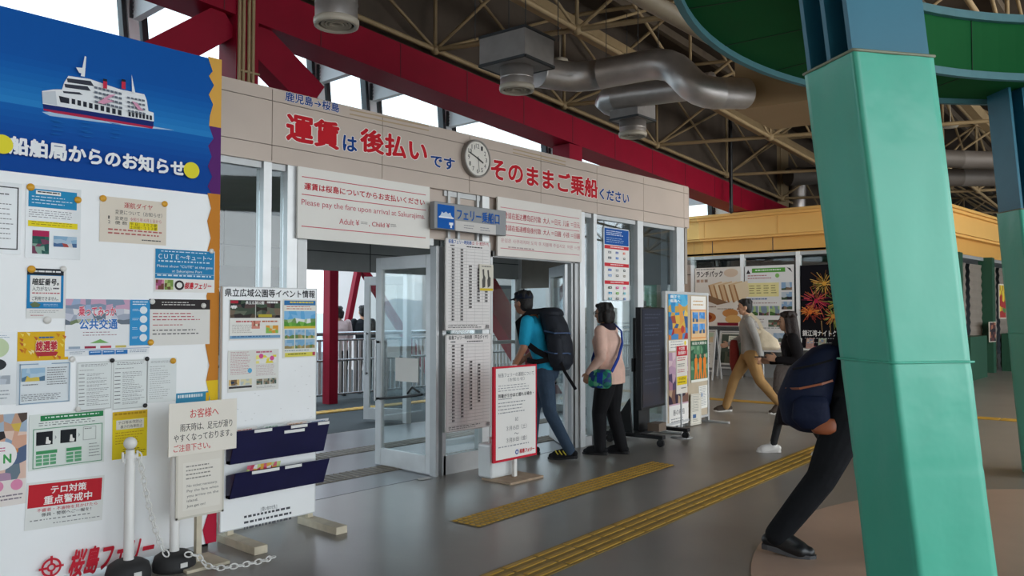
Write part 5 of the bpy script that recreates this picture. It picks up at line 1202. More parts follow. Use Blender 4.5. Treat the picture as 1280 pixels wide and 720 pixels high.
# beige bulkhead over the hall
M_bulk = mat('beige_bulkhead', '#a98c66', .65, 0, .06, 1)
pA = d3(919, 138, 8.46); pB = d3(1010, 125, 8.05); pB.z = pA.z; pD = d3(966, 162, 9.35); pD.z = pA.z
b = MB(); e1 = pB - pA; e2 = pD - pA; b.add([e1 * i + e2 * j + Vector((0, 0, z)) for z in (0, 1.1) for i, j in ((0, 0), (1, 0), (1, 1), (0, 1))], [(3, 2, 1, 0), (4, 5, 6, 7), (0, 1, 5, 4), (1, 2, 6, 5), (2, 3, 7, 6), (3, 0, 4, 7)], M_bulk)
o = b.build('wall_bulkhead', None, pA); tag(o, kind='structure')
b = MB(); b.tube([d3(770, -22, 6.9), d3(925, 66, 8.6), d3(1060, 130, 12)], .085, mat('cream_pipe', '#a99a84', .45, 0, .06), 14); tag(b.build('ceiling_pipe'), 'thick cream pipe passing under the roof beside the green ring', 'pipe')
for pts, r, lab in (([d3(985, 221, 20), d3(1036, 219, 20.4), d3(1150, 215, 21)], .22, 'dark silver duct over the ochre shop fascia'),
                    ([d3(1150, 197, 14), d3(1300, 203, 14)], .155, 'upper dark duct between the teal columns'),
                    ([d3(1150, 222, 15), d3(1300, 222, 15)], .165, 'lower dark duct between the teal columns'),
                    ([d3(998, 228, 21), d3(997, 268, 21)], .2, 'vertical silver duct dropping behind the ochre fascia')):
    duct(pts, r, lab, M_dduct if 'dark' in lab else M_galv)
pe = [d3(891, 256, 20.6), d3(909, 255, 21.2), d3(911, 282, 21.2)]
duct(pe, .15, 'small silver pipe elbow behind the ochre fascia')
b = MB(); b.box((0, -.2, 0), (.28, .2, 2.6), M_truss); p = d3(976, 262, 20.6); o = b.build('trim_roof_post', None, (p.x, p.y, p.z - .3), .6); tag(o, kind='structure')
# thin conduits on the red post
b = MB(); m_ = mat('cream_conduit', '#a58f6a', .5)
for i, u in enumerate((297, 303, 309, 315)):
    x = onY(u, 60, YR).x; b.tube([(x, YR - .03, 2.7), (x + .004 * (-1) ** i, YR - .03, 4.2), (x, YR - .03, 6.6)], .02, m_, 8)
for z in (4.1,): b.box((px0 + .02, YR - .045, z), (px1, YR - .03, z + .02), m_)
tag(b.build('conduit_bundle'), 'bundle of cream conduits running up the red post', 'conduit')
# fire lamps / speakers below the roof
for (u, v, D_, lab) in ((700, 78, 12.5, 'small cream round roof lamp above the large duct'), (1003, 130, 10, 'small cream round lamp hanging at the bulkhead end'), (1188, 158, 14, 'small white lamp hanging by the second column')):
    p = d3(u, v, D_); o = empty('roof_lamp', p, 0, lab, 'lamp', 'small round lamps under the roof'); b = MB(); b.lathe([(.001, -.02), (.11, -.02), (.13, .01), (.12, .05), (.001, .06)], M_vent); b.build('lamp_body', o); b = MB(); b.cyl((0, 0, .05), (0, 0, .8), .008, M_vent, 6); b.build('rod', o)

p = d3(914, 263, 17); b = MB(); b.cyl((0, 0, 0), (0, 0, 2.2), .04, M_blk, 8); b.ell((0, 0, 0), (.05, .05, .07), M_blk, 8, 6); o = b.build('hanging_cable', None, p); tag(o, 'thin black drop cable above the ochre fascia', 'cable')
# ================================================================ PEOPLE
def remeshed(mb, name, parent, voxel, m, it=6):
    tmp = mb.build(name); r = tmp.modifiers.new('r', 'REMESH'); r.mode = 'VOXEL'; r.voxel_size = voxel; r.use_smooth_shade = True
    sm = tmp.modifiers.new('s', 'SMOOTH'); sm.factor = .5; sm.iterations = it
    dg = bpy.context.evaluated_depsgraph_get(); me = D.meshes.new_from_object(tmp.evaluated_get(dg)); old = tmp.data
    tmp.modifiers.clear(); tmp.data = me; D.meshes.remove(old); me.name = name; me.materials.clear(); me.materials.append(m)
    me.polygons.foreach_set('material_index', [0] * len(me.polygons)); me.polygons.foreach_set('use_smooth', [True] * len(me.polygons))
    if parent: tmp.parent = parent
    return tmp
M0 = mat('form', '#808080')
def rc(b, p, r1, q, r2, n=14):
    p = Vector(p); q = Vector(q); t = (q - p); L = t.length
    if L < 1e-5: t = Vector((0, 0, 1)); L = 1e-5
    t = t / L; pts = []; rs = []
    for k in range(5): a = PI / 2 * (1 - k / 4); pts.append(p - t * r1 * math.sin(a)); rs.append(max(.0008, r1 * math.cos(a)))
    for k in range(5): a = PI / 2 * k / 4; pts.append(q + t * r2 * math.sin(a)); rs.append(max(.0008, r2 * math.cos(a)))
    b.tube(pts, rs, M0, n)
def chainrc(b, pts, rs):
    for i in range(len(pts) - 1): rc(b, pts[i], rs[i], pts[i + 1], rs[i + 1])
def loft(b, secs, n=22):
    """secs: (cx, cy, cz, half depth x, half width y)"""
    vs = []
    for cx, cy, cz, hd, hw in secs:
        for k in range(n):
            a = 2 * PI * k / n; c, s_ = math.cos(a), math.sin(a); e = .85
            vs.append((cx + hd * math.copysign(abs(c) ** e, c), cy + hw * math.copysign(abs(s_) ** e, s_), cz))
    fs = [(i * n + k, i * n + (k + 1) % n, (i + 1) * n + (k + 1) % n, (i + 1) * n + k) for i in range(len(secs) - 1) for k in range(n)]
    fs += [tuple(reversed(range(n))), tuple(range((len(secs) - 1) * n, len(secs) * n))]
    b.add(vs, fs, M0)
def ellM(b, c, r, Mx=None, n=18, k=12):
    t = MB(); t.ell((0, 0, 0), r, M0, n, k); c = Vector(c); R_ = Mx or Matrix.Identity(3)
    b.add([c + R_ @ Vector(v) for v in t.v], t.f, M0)
def hand(b, w, d, up, side, s=1, curl=.6):
    """palm and five fingers from wrist w along d; up = back of the hand, side = thumb side (+1/-1 across)"""
    w = Vector(w); d = Vector(d).normalized(); up = Vector(up); up = (up - d * up.dot(d)).normalized(); x = d.cross(up) * side
    for f in (-1, -.33, .33, 1): rc(b, w + d * .012 * s + x * f * .016 * s, .015 * s, w + d * .078 * s + x * f * .03 * s, .0125 * s, 10)
    for f, L, r in ((1, .07, .0085), (.36, .08, .009), (-.32, .074, .0085), (-1, .058, .0075)):
        k = w + d * .082 * s + x * f * .0305 * s; a = -up
        d1 = (d * math.cos(curl * .5) + a * math.sin(curl * .5)).normalized(); d2 = (d * math.cos(curl * 1.3) + a * math.sin(curl * 1.3)).normalized(); d3_ = (d * math.cos(curl * 2) + a * math.sin(curl * 2)).normalized()
        k1 = k + d1 * L * .45 * s; k2 = k1 + d2 * L * .32 * s; k3 = k2 + d3_ * L * .25 * s; chainrc(b, [k, k1, k2, k3], [r * s, r * s * .95, r * s * .88, r * s * .75])
    t0 = w + d * .025 * s + x * .028 * s; t1 = t0 + (d * .7 + x * .7 - up * .25).normalized() * .04 * s; t2 = t1 + (d * .95 + x * .25 - up * .3).normalized() * .032 * s
    chainrc(b, [t0, t1, t2], [.013 * s, .0105 * s, .008 * s])
def shoe(par, ank, toe, yaw, m, msole, s=1, name='shoe'):
    """ank: ankle joint, toe: tip of the foot on the ground"""
    ank = Vector(ank); toe = Vector(toe); f = (toe - ank); fh = Vector((f.x, f.y, 0)).normalized(); sd = Vector((-fh.y, fh.x, 0))
    heel = ank - fh * .055 * s - Vector((0, 0, .055 * s)); ball = toe - fh * .07 * s; ball.z = max(ball.z, .035 * s)
    tp = Vector((toe.x, toe.y, max(.03 * s, toe.z)))
    b = MB(); rc(b, heel + Vector((0, 0, .012)), .036 * s, ball + sd * .012 * s, .042 * s); rc(b, heel + Vector((0, 0, .012)), .034 * s, ball - sd * .012 * s, .042 * s)
    rc(b, ball, .044 * s, tp - fh * .03 * s, .033 * s); rc(b, ank + Vector((0, 0, -.01)), .042 * s, (heel + ball) / 2 + Vector((0, 0, .02)), .042 * s); rc(b, ank + Vector((0, 0, .02)), .041 * s, ank - Vector((0, 0, .03)), .046 * s); rc(b, ank - Vector((0, 0, .02)), .045 * s, ball + Vector((0, 0, .012)), .04 * s)
    o = remeshed(b, name, par, .007, m, 5)
    t = MB(); dn = Vector((0, 0, -.026 * s)); pts = []
    for c, hw in ((heel - fh * .032 * s, .022), (heel, .036), ((heel + ball) / 2, .036), (ball, .046), (tp - fh * .02 * s, .036), (tp + fh * .008 * s, .014)): pts.append((c + dn, hw * s))
    n = len(pts); vs = [];
    for dz in (-.012 * s, .016 * s):
        for c, hw in pts: vs.append(c + sd * hw + Vector((0, 0, dz)))
        for c, hw in reversed(pts): vs.append(c - sd * hw + Vector((0, 0, dz)))
    N2 = 2 * n; t.add(vs, [tuple(reversed(range(N2))), tuple(range(N2, 2 * N2))] + [(i, (i + 1) % N2, (i + 1) % N2 + N2, i + N2) for i in range(N2)], msole); t.build('sole', o)
    for k in range(3):
        q = ank * (1 - (k + 1) / 5) + ball * ((k + 1) / 5) + Vector((0, 0, .028 * s)); l = MB(); l.tube([q - sd * .026 * s, q + Vector((0, 0, .01)), q + sd * .026 * s], .004 * s, msole, 6); l.build('lace', o)
    return o
def cloth(name, h, rough=.85, bump=.5, bs=14, var=.12): return mat(name, h, rough, 0, var, 6, bump, bs, .25)
SKIN = mat('skin', '#c99b7d', .55, 0, .05, 8, 0, 40, .35); SKIN2 = mat('skin_tan', '#a8765a', .55, 0, .05, 8)
HAIR = mat('black_hair', '#15110f', .45, 0, .2, 30, .6, 90); HAIRB = mat('brown_hair', '#2a1a14', .42, 0, .25, 30, .6, 90); EYE = mat('eye_dark', '#1c1512', .2); LIP = mat('lip', '#8f4e44', .5)
WHSOLE = mat('sole_white', '#dcdad4', .6); BKSOLE = mat('sole_black', '#1b1b1c', .7)
def person(loc, az, label, s=1.0, lean=.05, legs=None, arms=None, head_yaw=0, head_dx=0, skin=SKIN, hair=('short', HAIR), top=None, bottom=None, sh=(None, None), wide=1.0, sleeves='long', hem=.86, skirt=None, hood=False, loose=1.0, shs=1.0):
    """local axes: x forward, y to the person's left, z up. legs/arms: {'L': (hip/shoulder.., ...)} in metres for a 1.70 m figure"""
    o = empty('person', loc, math.radians(az), label, 'person')
    S_ = lambda p: Vector(p) * s
    def sp(z): return lean * max(0, (z - .9) / .55)                     # spine offset forward
    shz = 1.39; P_ = {}
    for k, sg in (('L', 1), ('R', -1)):
        P_['hip' + k] = Vector((0, sg * .092 * wide, .88)); P_['sho' + k] = Vector((sp(shz), sg * .185 * wide, shz))
        kn, an, to = legs[k]; P_['kne' + k], P_['ank' + k], P_['toe' + k] = Vector(kn), Vector(an), Vector(to)
        el, wr, hd = arms[k]; P_['elb' + k], P_['wri' + k], P_['hdir' + k] = Vector(el), Vector(wr), Vector(hd)
    for k in list(P_):
        if not k.startswith('hdir'): P_[k] = P_[k] * s
    HCn = S_((sp(1.58) + head_dx, 0, 1.585)); Rz = Matrix.Rotation(math.radians(head_yaw), 3, 'Z')
    h = lambda x, y, z: HCn + Rz @ (Vector((x, y, z)) * s)
    # ---- body: one continuous skin surface
    b = MB()
    ellM(b, h(0, 0, .015), Vector((.096, .074, .108)) * s, Rz); ellM(b, h(.03, 0, -.055), Vector((.058, .055, .062)) * s, Rz); rc(b, h(.06, 0, -.088), .02 * s, h(.05, 0, -.06), .035 * s)
    rc(b, h(.088, 0, .005), .009 * s, h(.106, 0, -.03), .0135 * s); rc(b, h(.08, -.03, .03), .014 * s, h(.08, .03, .03), .014 * s)
    for sg in (-1, 1): ellM(b, h(-.005, sg * .077, -.01), Vector((.022, .011, .033)) * s, Rz); rc(b, h(.07, sg * .035, -.02), .02 * s, h(.06, sg * .035, -.04), .02 * s)
    rc(b, h(-.015, 0, -.07), .054 * s, S_((sp(1.42) - .01, 0, 1.42)), .06 * s)
    secs = [(0, .86, .10, .15), (.0, .95, .105, .155), (sp(1.1), 1.1, .09, .135), (sp(1.28), 1.28, .108, .16), (sp(1.38), 1.38, .085, .165), (sp(1.43), 1.43, .055, .09)]
    loft(b, [(x * s, 0, z * s, d_ * s, w_ * s * wide) for x, z, d_, w_ in secs])
    for k in 'LR':
        chainrc(b, [P_['sho' + k], P_['elb' + k], P_['wri' + k]], [.05 * s, .04 * s, .027 * s]); d_ = P_['hdir' + k]
        hand(b, P_['wri' + k], d_, Vector((0, 1 if k == 'L' else -1, 0)) if abs(d_.normalized().y) < .9 else Vector((0, 0, 1)), (1 if k == 'L' else -1) * 1, s)
        chainrc(b, [P_['hip' + k], P_['kne' + k], P_['ank' + k]], [.078 * s, .046 * s, .031 * s]); rc(b, P_['ank' + k] - Vector((0, 0, .02)), .028 * s, P_['ank' + k].lerp(P_['toe' + k], .55) - Vector((0, 0, .012)), .02 * s)
    remeshed(b, 'body', o, .0055, skin, 4)
    for sg in (-1, 1):
        e = MB(); t = MB(); t.ell((0, 0, 0), (.006 * s, .012 * s, .007 * s), EYE, 10, 6); e.add([h(.089, sg * .031, .004) + Rz @ Vector(v) for v in t.v], t.f, EYE, True); e.build('eye', o)
        e = MB(); e.tube([h(.094, sg * .016, .024), h(.094, sg * .032, .03), h(.084, sg * .05, .023)], .0045 * s, hair[1], 6); e.build('eyebrow', o)
    e = MB(); e.tube([h(.082, -.022, -.066), h(.091, 0, -.064), h(.082, .022, -.066)], .005 * s, LIP, 6); e.build('mouth', o)
    # ---- hair
    b = MB(); hs, hm = hair
    if hs in ('short', 'capped', 'bob', 'long'):
        ellM(b, h(-.018, 0, .035), Vector((.098, .083, .102)) * s, Rz); ellM(b, h(-.045, 0, -.01), Vector((.066, .078, .095)) * s, Rz)
        rc(b, h(.065, -.035, .092), .024 * s, h(.065, .035, .092), .026 * s)
        for i in range(9): a = i * .7; rc(b, h(-.02 + .05 * math.cos(a), .05 * math.sin(a), .105), .03 * s, h(-.02 + .085 * math.cos(a), .072 * math.sin(a), .085 - .02 * (i % 2)), .018 * s)
    if hs == 'bob':
        for sg in (-1, 1): rc(b, h(.0, sg * .074, .0), .034 * s, h(.005, sg * .07, -.075), .03 * s)
        rc(b, h(-.06, -.05, .0), .055 * s, h(-.065, -.045, -.075), .045 * s); rc(b, h(-.06, .05, .0), .055 * s, h(-.065, .045, -.075), .045 * s); rc(b, h(-.085, 0, -.06), .04 * s, h(-.105, 0, -.05), .02 * s)
    if hs == 'long':
        for sg in (-1, 0, 1): chainrc(b, [h(-.05, sg * .045, .03), h(-.07, sg * .055, -.12), h(-.085, sg * .06, -.24), h(-.08, sg * .055, -.33)], [.06 * s, .062 * s, .058 * s, .035 * s])
        for sg in (-1, 1): chainrc(b, [h(.01, sg * .072, .03), h(-.0, sg * .082, -.08), h(-.02, sg * .088, -.24)], [.03 * s, .034 * s, .03 * s])
    remeshed(b, 'hair', o, .008, hm, 3)
    # ---- trousers
    b = MB()
    if bottom:
        loft(b, [(x * s, 0, z * s, d_ * s, w_ * s * wide) for x, z, d_, w_ in ((0, .80, .1, .15), (0, .88, .122, .172), (.0, .96, .115, .165), (sp(1.0), 1.02, .105, .152))])
        for k in 'LR':
            hp, kn, an = P_['hip' + k], P_['kne' + k], P_['ank' + k]; e = an - (kn - an).normalized() * .02 * s
            rr = bottom[1]; chainrc(b, [hp, hp.lerp(kn, .5), kn, kn.lerp(an, .45), e], [.098 * s * rr, .088 * s * rr, .068 * s * rr, .064 * s * rr, .056 * s * rr])
        remeshed(b, 'trousers', o, .009, bottom[0], 4)
    if skirt:
        b = MB(); mx = (P_['kneL'] + P_['kneR']) / 2
        loft(b, [((mx.x * f), 0, z * s, d_ * s, w_ * s) for f, z, d_, w_ in ((.9, skirt[1], .2, .19), (.75, .55, .185, .19), (.3, .8, .145, .185), (0, .95, .12, .16), (0, 1.03, .1, .14))]); remeshed(b, 'skirt', o, .01, skirt[0], 4)
    # ---- top
    b = MB()
    secs = [(0, hem, .128, .178), (.0, .97, .128, .172), (sp(1.1), 1.1, .114, .158), (sp(1.28), 1.28, .128, .18), (sp(1.37), 1.37, .104, .188), (sp(1.425), 1.425, .07, .115), (sp(1.45), 1.452, .058, .075)]
    loft(b, [(x * s, 0, z * s, d_ * s * (loose if z < 1.3 else 1), w_ * s * wide * (loose if z < 1.3 else 1)) for x, z, d_, w_ in secs])
    for k in 'LR':
        a_, e_, w_ = P_['sho' + k], P_['elb' + k], P_['wri' + k]
        if sleeves == 'long': chainrc(b, [a_, a_.lerp(e_, .5), e_, e_.lerp(w_, .5), w_ - (w_ - e_).normalized() * .012], [.07 * s, .064 * s, .056 * s, .05 * s, .042 * s])
        else: chainrc(b, [a_, a_.lerp(e_, .75)], [.07 * s, .062 * s])
    if hood: rc(b, S_((sp(1.44) - .075, -.05, 1.43)), .05 * s, S_((sp(1.44) - .075, .05, 1.43)), .05 * s); rc(b, S_((sp(1.44) + .03, -.06, 1.445)), .03 * s, S_((sp(1.44) - .07, -.07, 1.45)), .04 * s); rc(b, S_((sp(1.44) + .03, .06, 1.445)), .03 * s, S_((sp(1.44) - .07, .07, 1.45)), .04 * s)
    remeshed(b, top[1], o, .009, top[0], 5)
    for k in 'LR': shoe(o, P_['ank' + k], P_['toe' + k], 0, sh[0], sh[1], s * shs)
    o['s'] = s; del o['s']
    return o, P_, h
def strap(par, pts, w, t, m, name='strap'):
    b = MB(); P_ = [Vector(p) for p in pts]
    for i in range(len(P_) - 1):
        b.tube([P_[i], P_[i + 1]], t, m, 8)
    return b.build(name, par)
def band(par, pts, w, m, name='strap', nrm=(0, 1, 0), t=.006):
    """flat strap swept along points"""
    P_ = [Vector(p) for p in pts]; b = MB(); vs = []
    for i, p in enumerate(P_):
        tg = (P_[min(i + 1, len(P_) - 1)] - P_[max(i - 1, 0)]).normalized(); sd = tg.cross(Vector(nrm)).normalized(); up = sd.cross(tg)
        vs += [p + sd * w / 2 + up * t, p - sd * w / 2 + up * t, p - sd * w / 2 - up * t, p + sd * w / 2 - up * t]
    n = len(P_); fs = [(i * 4 + k, i * 4 + (k + 1) % 4, (i + 1) * 4 + (k + 1) % 4, (i + 1) * 4 + k) for i in range(n - 1) for k in range(4)] + [(3, 2, 1, 0), tuple(range(4 * n - 4, 4 * n))]
    b.add(vs, fs, m); return b.build(name, par)

# --- man in cap with a large backpack at the right doorway
JEAN = cloth('blue_jeans', '#36475a', .8, .5, 16); TEAL = cloth('turquoise_shirt', '#1f9fc4', .8, .5, 12); PACK = cloth('dark_pack_cloth', '#23272f', .7, .5, 10); BLKC = cloth('black_cloth', '#1a1a1d', .85, .4, 12)
g = onZ(684, 571)
mL = {'L': ((-.06, .1, .47), (-.26, .1, .11), (-.05, .11, .0)), 'R': ((.17, -.1, .49), (.2, -.1, .09), (.38, -.1, 0))}
mA = {'L': ((.17, .25, 1.13), (.28, .25, .93), (.2, -.05, -1)), 'R': ((.13, -.25, 1.13), (.3, -.2, 1.0), (.8, .1, -.4))}
cap, CP, ch = person((g.x, g.y, 0), 112, 'person in turquoise shirt, jeans and dark cap with a huge backpack at the right doorway', .985, .17, mL, mA, -22, .05, SKIN2, ('capped', HAIR), (TEAL, 't_shirt'), (JEAN, 1.0), (BLKC, BKSOLE), 1.02, 'short', .9)
NAVYC = cloth('navy_cap', '#1c2233', .8, .3, 20)
def sub_cap(o, h, s, m):
    b = MB(); c = h(-.008, 0, .055); t = MB(); t.ell((0, 0, 0), (.108 * s, .09 * s, .085 * s), m, 20, 12)
    ka = [Vector(v) for v in t.v]; d0 = (h(1, 0, 0) - h(0, 0, 0)).normalized(); d1 = (h(0, 1, 0) - h(0, 0, 0)).normalized()
    b.add([c + d0 * v.x + d1 * v.y + Vector((0, 0, max(v.z, -.012))) for v in ka], t.f, m, True); co = b.build('cap', o)
    b = MB(); vs = []
    for dz in (0, .006):
        for i in range(13): a = -1.15 + 2.3 * i / 12; vs.append(h(.02 + .085 * math.cos(a), .082 * math.sin(a), .045 + dz))
        for i in range(13): a = 1.15 - 2.3 * i / 12; vs.append(h(.045 + .125 * math.cos(a), .08 * math.sin(a), .022 + dz + .012 * math.cos(a)))
    b.add(vs, [tuple(reversed(range(26))), tuple(range(26, 52))] + [(i, (i + 1) % 26, (i + 1) % 26 + 26, i + 26) for i in range(26)], m); b.build('cap_brim', co)
    b = MB(); b.ell(h(-.008, 0, .142), (.009, .009, .006), m, 8, 6); b.build('cap_button', co)
sub_cap(cap, ch, .985, NAVYC)
bp = empty('backpack', (g.x, g.y, 0), math.radians(112), 'huge dark trekking backpack on the back of the person in the cap', 'backpack')
b = MB(); loft(b, [(-.14, 0, .88, .08, .13), (-.155, 0, .95, .11, .165), (-.135, 0, 1.15, .125, .175), (-.08, 0, 1.35, .125, .17), (-.04, 0, 1.44, .11, .155), (-.035, 0, 1.47, .09, .13)]); remeshed(b, 'pack_body', bp, .012, PACK, 5)
b = MB(); loft(b, [(-.05, 0, 1.43, .12, .16), (-.04, 0, 1.47, .125, .165), (-.035, 0, 1.505, .1, .13), (-.03, 0, 1.515, .06, .09)]); remeshed(b, 'pack_lid', bp, .01, PACK, 4)
for sg in (-1, 1): b = MB(); loft(b, [(-.15, sg * .16, .92, .06, .04), (-.15, sg * .18, 1.0, .08, .055), (-.13, sg * .18, 1.2, .075, .055), (-.11, sg * .17, 1.3, .04, .03)]); remeshed(b, 'side_pocket', bp, .01, PACK, 4)
for sg in (-1, 1): band(bp, [(-.02, sg * .12, 1.48), (.14, sg * .13, 1.47), (.27, sg * .13, 1.36), (.23, sg * .15, 1.2), (.06, sg * .17, 1.08), (-.1, sg * .15, 1.0)], .06, BLKC, 'shoulder_strap')
band(bp, [(-.2, .2, .98), (-.25, .22, .88), (-.33, .22, .76), (-.36, .22, .71)], .03, BLKC, 'loose_strap'); band(bp, [(-.1, .2, 1.0), (.05, .2, .97), (.17, .12, .98), (.19, 0, .98)], .05, BLKC, 'hip_belt')
PBL = mat('pack_blue_piping', '#2e4a72', .6)
for z in (1.05, 1.25): band(bp, [(-.27, .1, z), (-.265, .14, z + .01), (-.15, .245, z + .01), (-.03, .19, z + .03)], .02, PBL, 'compression_strap', (0, 0, 1))
for o_ in [c for c in cap.children if c.name.startswith('shoe')]:
    b = MB(); me = o_.data; cx = sum((v.co for v in me.vertices), Vector()) / len(me.vertices)
    for k in (-.02, .02, .06): b.tube([cx + Vector((k - .02, .048, -.01)), cx + Vector((k, .047, .012)), cx + Vector((k + .015, .036, .03))], .006, mat('shoe_yellow', '#c9b93a', .5), 6)
    b.build('yellow_stripes', o_)

# --- woman in a pink shirt
PINK = cloth('pale_pink_shirt', '#e6bfae', .8, .6, 11); BPANT = cloth('black_trousers', '#17171a', .85, .4, 10)
g = onZ(763, 568)
wL = {'L': ((.1, .085, .48), (.09, .085, .1), (.29, .095, 0)), 'R': ((-.0, -.085, .48), (-.1, -.085, .1), (.09, -.095, 0))}
wA = {'L': ((.0, .26, 1.11), (.16, .25, .93), (.35, -.1, -.9)), 'R': ((.06, -.25, 1.12), (.2, -.2, .96), (.5, .1, -.8))}
s_ = .915
wom, WP, wh = person((g.x, g.y, 0), 104, 'person in pale pink shirt and black trousers behind the backpacker', s_, .05, wL, wA, -6, .01, SKIN, ('bob', HAIR), (PINK, 'shirt'), (BPANT, 1.25), (BLKC, BKSOLE), 1.0, 'long', .8, loose=1.22)
SCARF = cloth('dark_scarf', '#2b2430', .85, .5, 20)
b = MB(); loft(b, [(.02 * s_, 0, 1.40 * s_, .075, .095), (.025 * s_, 0, 1.44 * s_, .085, .09), (.03 * s_, 0, 1.48 * s_, .068, .07)]); remeshed(b, 'scarf', wom, .008, SCARF, 3)
b = MB(); GL = mat('glasses_frame', '#2a2320', .4)
for sg in (-1, 1): b.tube([wh(.1 + .0 * math.cos(a), sg * .033 + .022 * math.cos(a), .004 + .018 * math.sin(a)) for a in [i * PI / 6 for i in range(12)]], .003, GL, 5, False, True, True); b.tube([wh(.098, sg * .056, .008), wh(.0, sg * .082, .01)], .003, GL, 5)
b.tube([wh(.1, -.011, .006), wh(.1, .011, .006)], .003, GL, 5); b.build('glasses', wom)
GB = D.materials.new('green_blue_bag_print'); GB.use_nodes = True; t_ = GB.node_tree; n1 = t_.nodes.new('ShaderNodeTexVoronoi'); n1.inputs['Scale'].default_value = 22; r1 = t_.nodes.new('ShaderNodeValToRGB'); tx = t_.nodes.new('ShaderNodeTexCoord')
r1.color_ramp.interpolation = 'CONSTANT'
for i, (p_, c_) in enumerate(((0, '#0f6b5e'), (.3, '#2f9a78'), (.5, '#1c3f7a'), (.7, '#63b38a'), (.85, '#14305a'))):
    e = r1.color_ramp.elements[i] if i < 2 else r1.color_ramp.elements.new(p_); e.position = p_; e.color = lin(c_)
t_.links.new(tx.outputs['Object'], n1.inputs['Vector']); t_.links.new(n1.outputs['Color'], r1.inputs[0]); t_.links.new(r1.outputs[0], t_.nodes['Principled BSDF'].inputs['Base Color']); t_.nodes['Principled BSDF'].inputs['Roughness'].default_value = .7
hb_ = empty('shoulder_bag', (g.x, g.y, 0), math.radians(104), 'green and blue patterned shoulder bag at the hip of the person in pink', 'bag')
b = MB(); loft(b, [(.02, .235, .70, .09, .04), (.02, .24, .73, .125, .06), (.02, .235, .8, .125, .06), (.02, .225, .87, .115, .045), (.02, .22, .89, .1, .02)]); remeshed(b, 'bag_body', hb_, .008, GB, 4)
BST = cloth('blue_strap', '#23419a', .7, .2, 30)
band(hb_, [(.0, .285, .86), (.0, .295, .78), (0, .29, .71)], .06, BST, 'centre_panel', (0, 1, 0), .004)
band(hb_, [(-.1, .22, .87), (-.14, .14, 1.0), (-.145, .03, 1.15), (-.1, -.07, 1.27), (-.02, -.1, 1.335), (.06, -.09, 1.3), (.13, .0, 1.17), (.14, .14, .98), (.11, .22, .87)], .04, BST, 'strap', (1, 0, 0), .006)

# --- man in a grey hoodie walking left
HOOD = cloth('grey_hoodie', '#9c9a96', .9, .5, 12); KHA = cloth('tan_trousers', '#a27f52', .85, .5, 10); BRS = cloth('brown_shoe', '#4a4038', .7, .3, 20)
g = onZ(938, 516)
hL = {'L': ((-.13, .09, .49), (-.40, .09, .17), (-.25, .1, .02)), 'R': ((.22, -.09, .5), (.34, -.09, .1), (.53, -.1, .03))}
hA = {'L': ((-.06, .26, 1.12), (-.12, .28, .88), (.1, -.05, -1)), 'R': ((.08, -.25, 1.12), (.28, -.2, 1.02), (.9, .1, -.2))}
hod, HP, hh = person((g.x, g.y, 0), 122, 'person in grey hoodie and tan trousers striding left with a cream tote bag', .975, .04, hL, hA, 0, .02, SKIN, ('short', HAIR), (HOOD, 'hoodie'), (KHA, 1.12), (BRS, WHSOLE), 1.0, 'long', .88, None, True)
TOTE = cloth('cream_tote', '#d6c8ae', .9, .5, 14)
to = empty('tote_bag', (g.x, g.y, 0), math.radians(122), 'cream tote bag hanging behind the person in the grey hoodie', 'bag')
b = MB(); loft(b, [(-.25, .22, .93, .12, .03), (-.24, .23, .97, .16, .06), (-.22, .23, 1.08, .14, .055), (-.17, .22, 1.18, .07, .03), (-.13, .21, 1.24, .03, .02)]); remeshed(b, 'bag_body', to, .01, TOTE, 4)
band(to, [(-.16, .22, 1.2), (-.1, .2, 1.34), (-.0, .19, 1.45), (.08, .19, 1.38), (-.02, .24, 1.25), (-.12, .24, 1.18)], .05, TOTE, 'strap', (0, 1, 0))
b = MB(); b.tube([HP['wriL'] + Vector((0, .026 * math.cos(a), .02)) + Vector((.026 * math.sin(a), 0, 0)) for a in [i * PI / 5 for i in range(10)]], .006, BLKC, 6, False, True, True); b.build('wristwatch', hod)
RJ = cloth('dark_red_jacket', '#7a2a24', .85, .6, 10)
b = MB(); loft(b, [(.18, -.2, .55, .05, .1), (.2, -.2, .7, .07, .12), (.2, -.2, .9, .07, .11), (.21, -.2, 1.02, .06, .09), (.2, -.2, 1.06, .04, .07)]); o_ = remeshed(b, 'folded_jacket', None, .012, RJ, 4); o_.location = (g.x, g.y, 0); o_.rotation_euler = (0, 0, math.radians(122)); tag(o_, 'dark red garment hanging over the far arm of the person in the hoodie', 'jacket')

# --- woman with long dark hair
DRK = cloth('black_knit', '#1d1a1c', .9, .5, 14); SKT = cloth('dark_skirt', '#211c22', .9, .5, 9); TGT = mat('black_tights', '#141416', .7); WHT_ = cloth('white_trainer', '#e2dfda', .7, .2, 20)
g = onZ(995, 568); s_ = .862
dL = {'L': ((-.12, .08, .47), (-.32, .08, .13), (-.16, .09, 0)), 'R': ((.16, -.08, .48), (.25, -.08, .1), (.44, -.09, 0))}
dA = {'L': ((-.02, .24, 1.12), (.23, .2, 1.14), (.9, -.2, .25)), 'R': ((.05, -.24, 1.12), (.27, -.12, 1.1), (.9, .3, .1))}
dwo, DP, dh = person((g.x, g.y, 0), 120, 'person with long dark hair in black, looking at a phone while walking', s_, .05, dL, dA, 0, .02, SKIN, ('long', HAIRB), (DRK, 'jumper'), (TGT, .78), (WHT_, WHSOLE), 1.0, 'long', .86, (SKT, .36))
ph = MB(); w_ = DP['wriL'] + Vector((.1, -.03, .03)); ph.bbox((w_.x - .0, w_.y - .035, w_.z - .01), (w_.x + .12, w_.y + .035, w_.z + .0), M_blk, .004); o_ = ph.build('smartphone', None, (g.x, g.y, 0), math.radians(120)); tag(o_, 'dark phone held out by the person with long hair', 'phone')
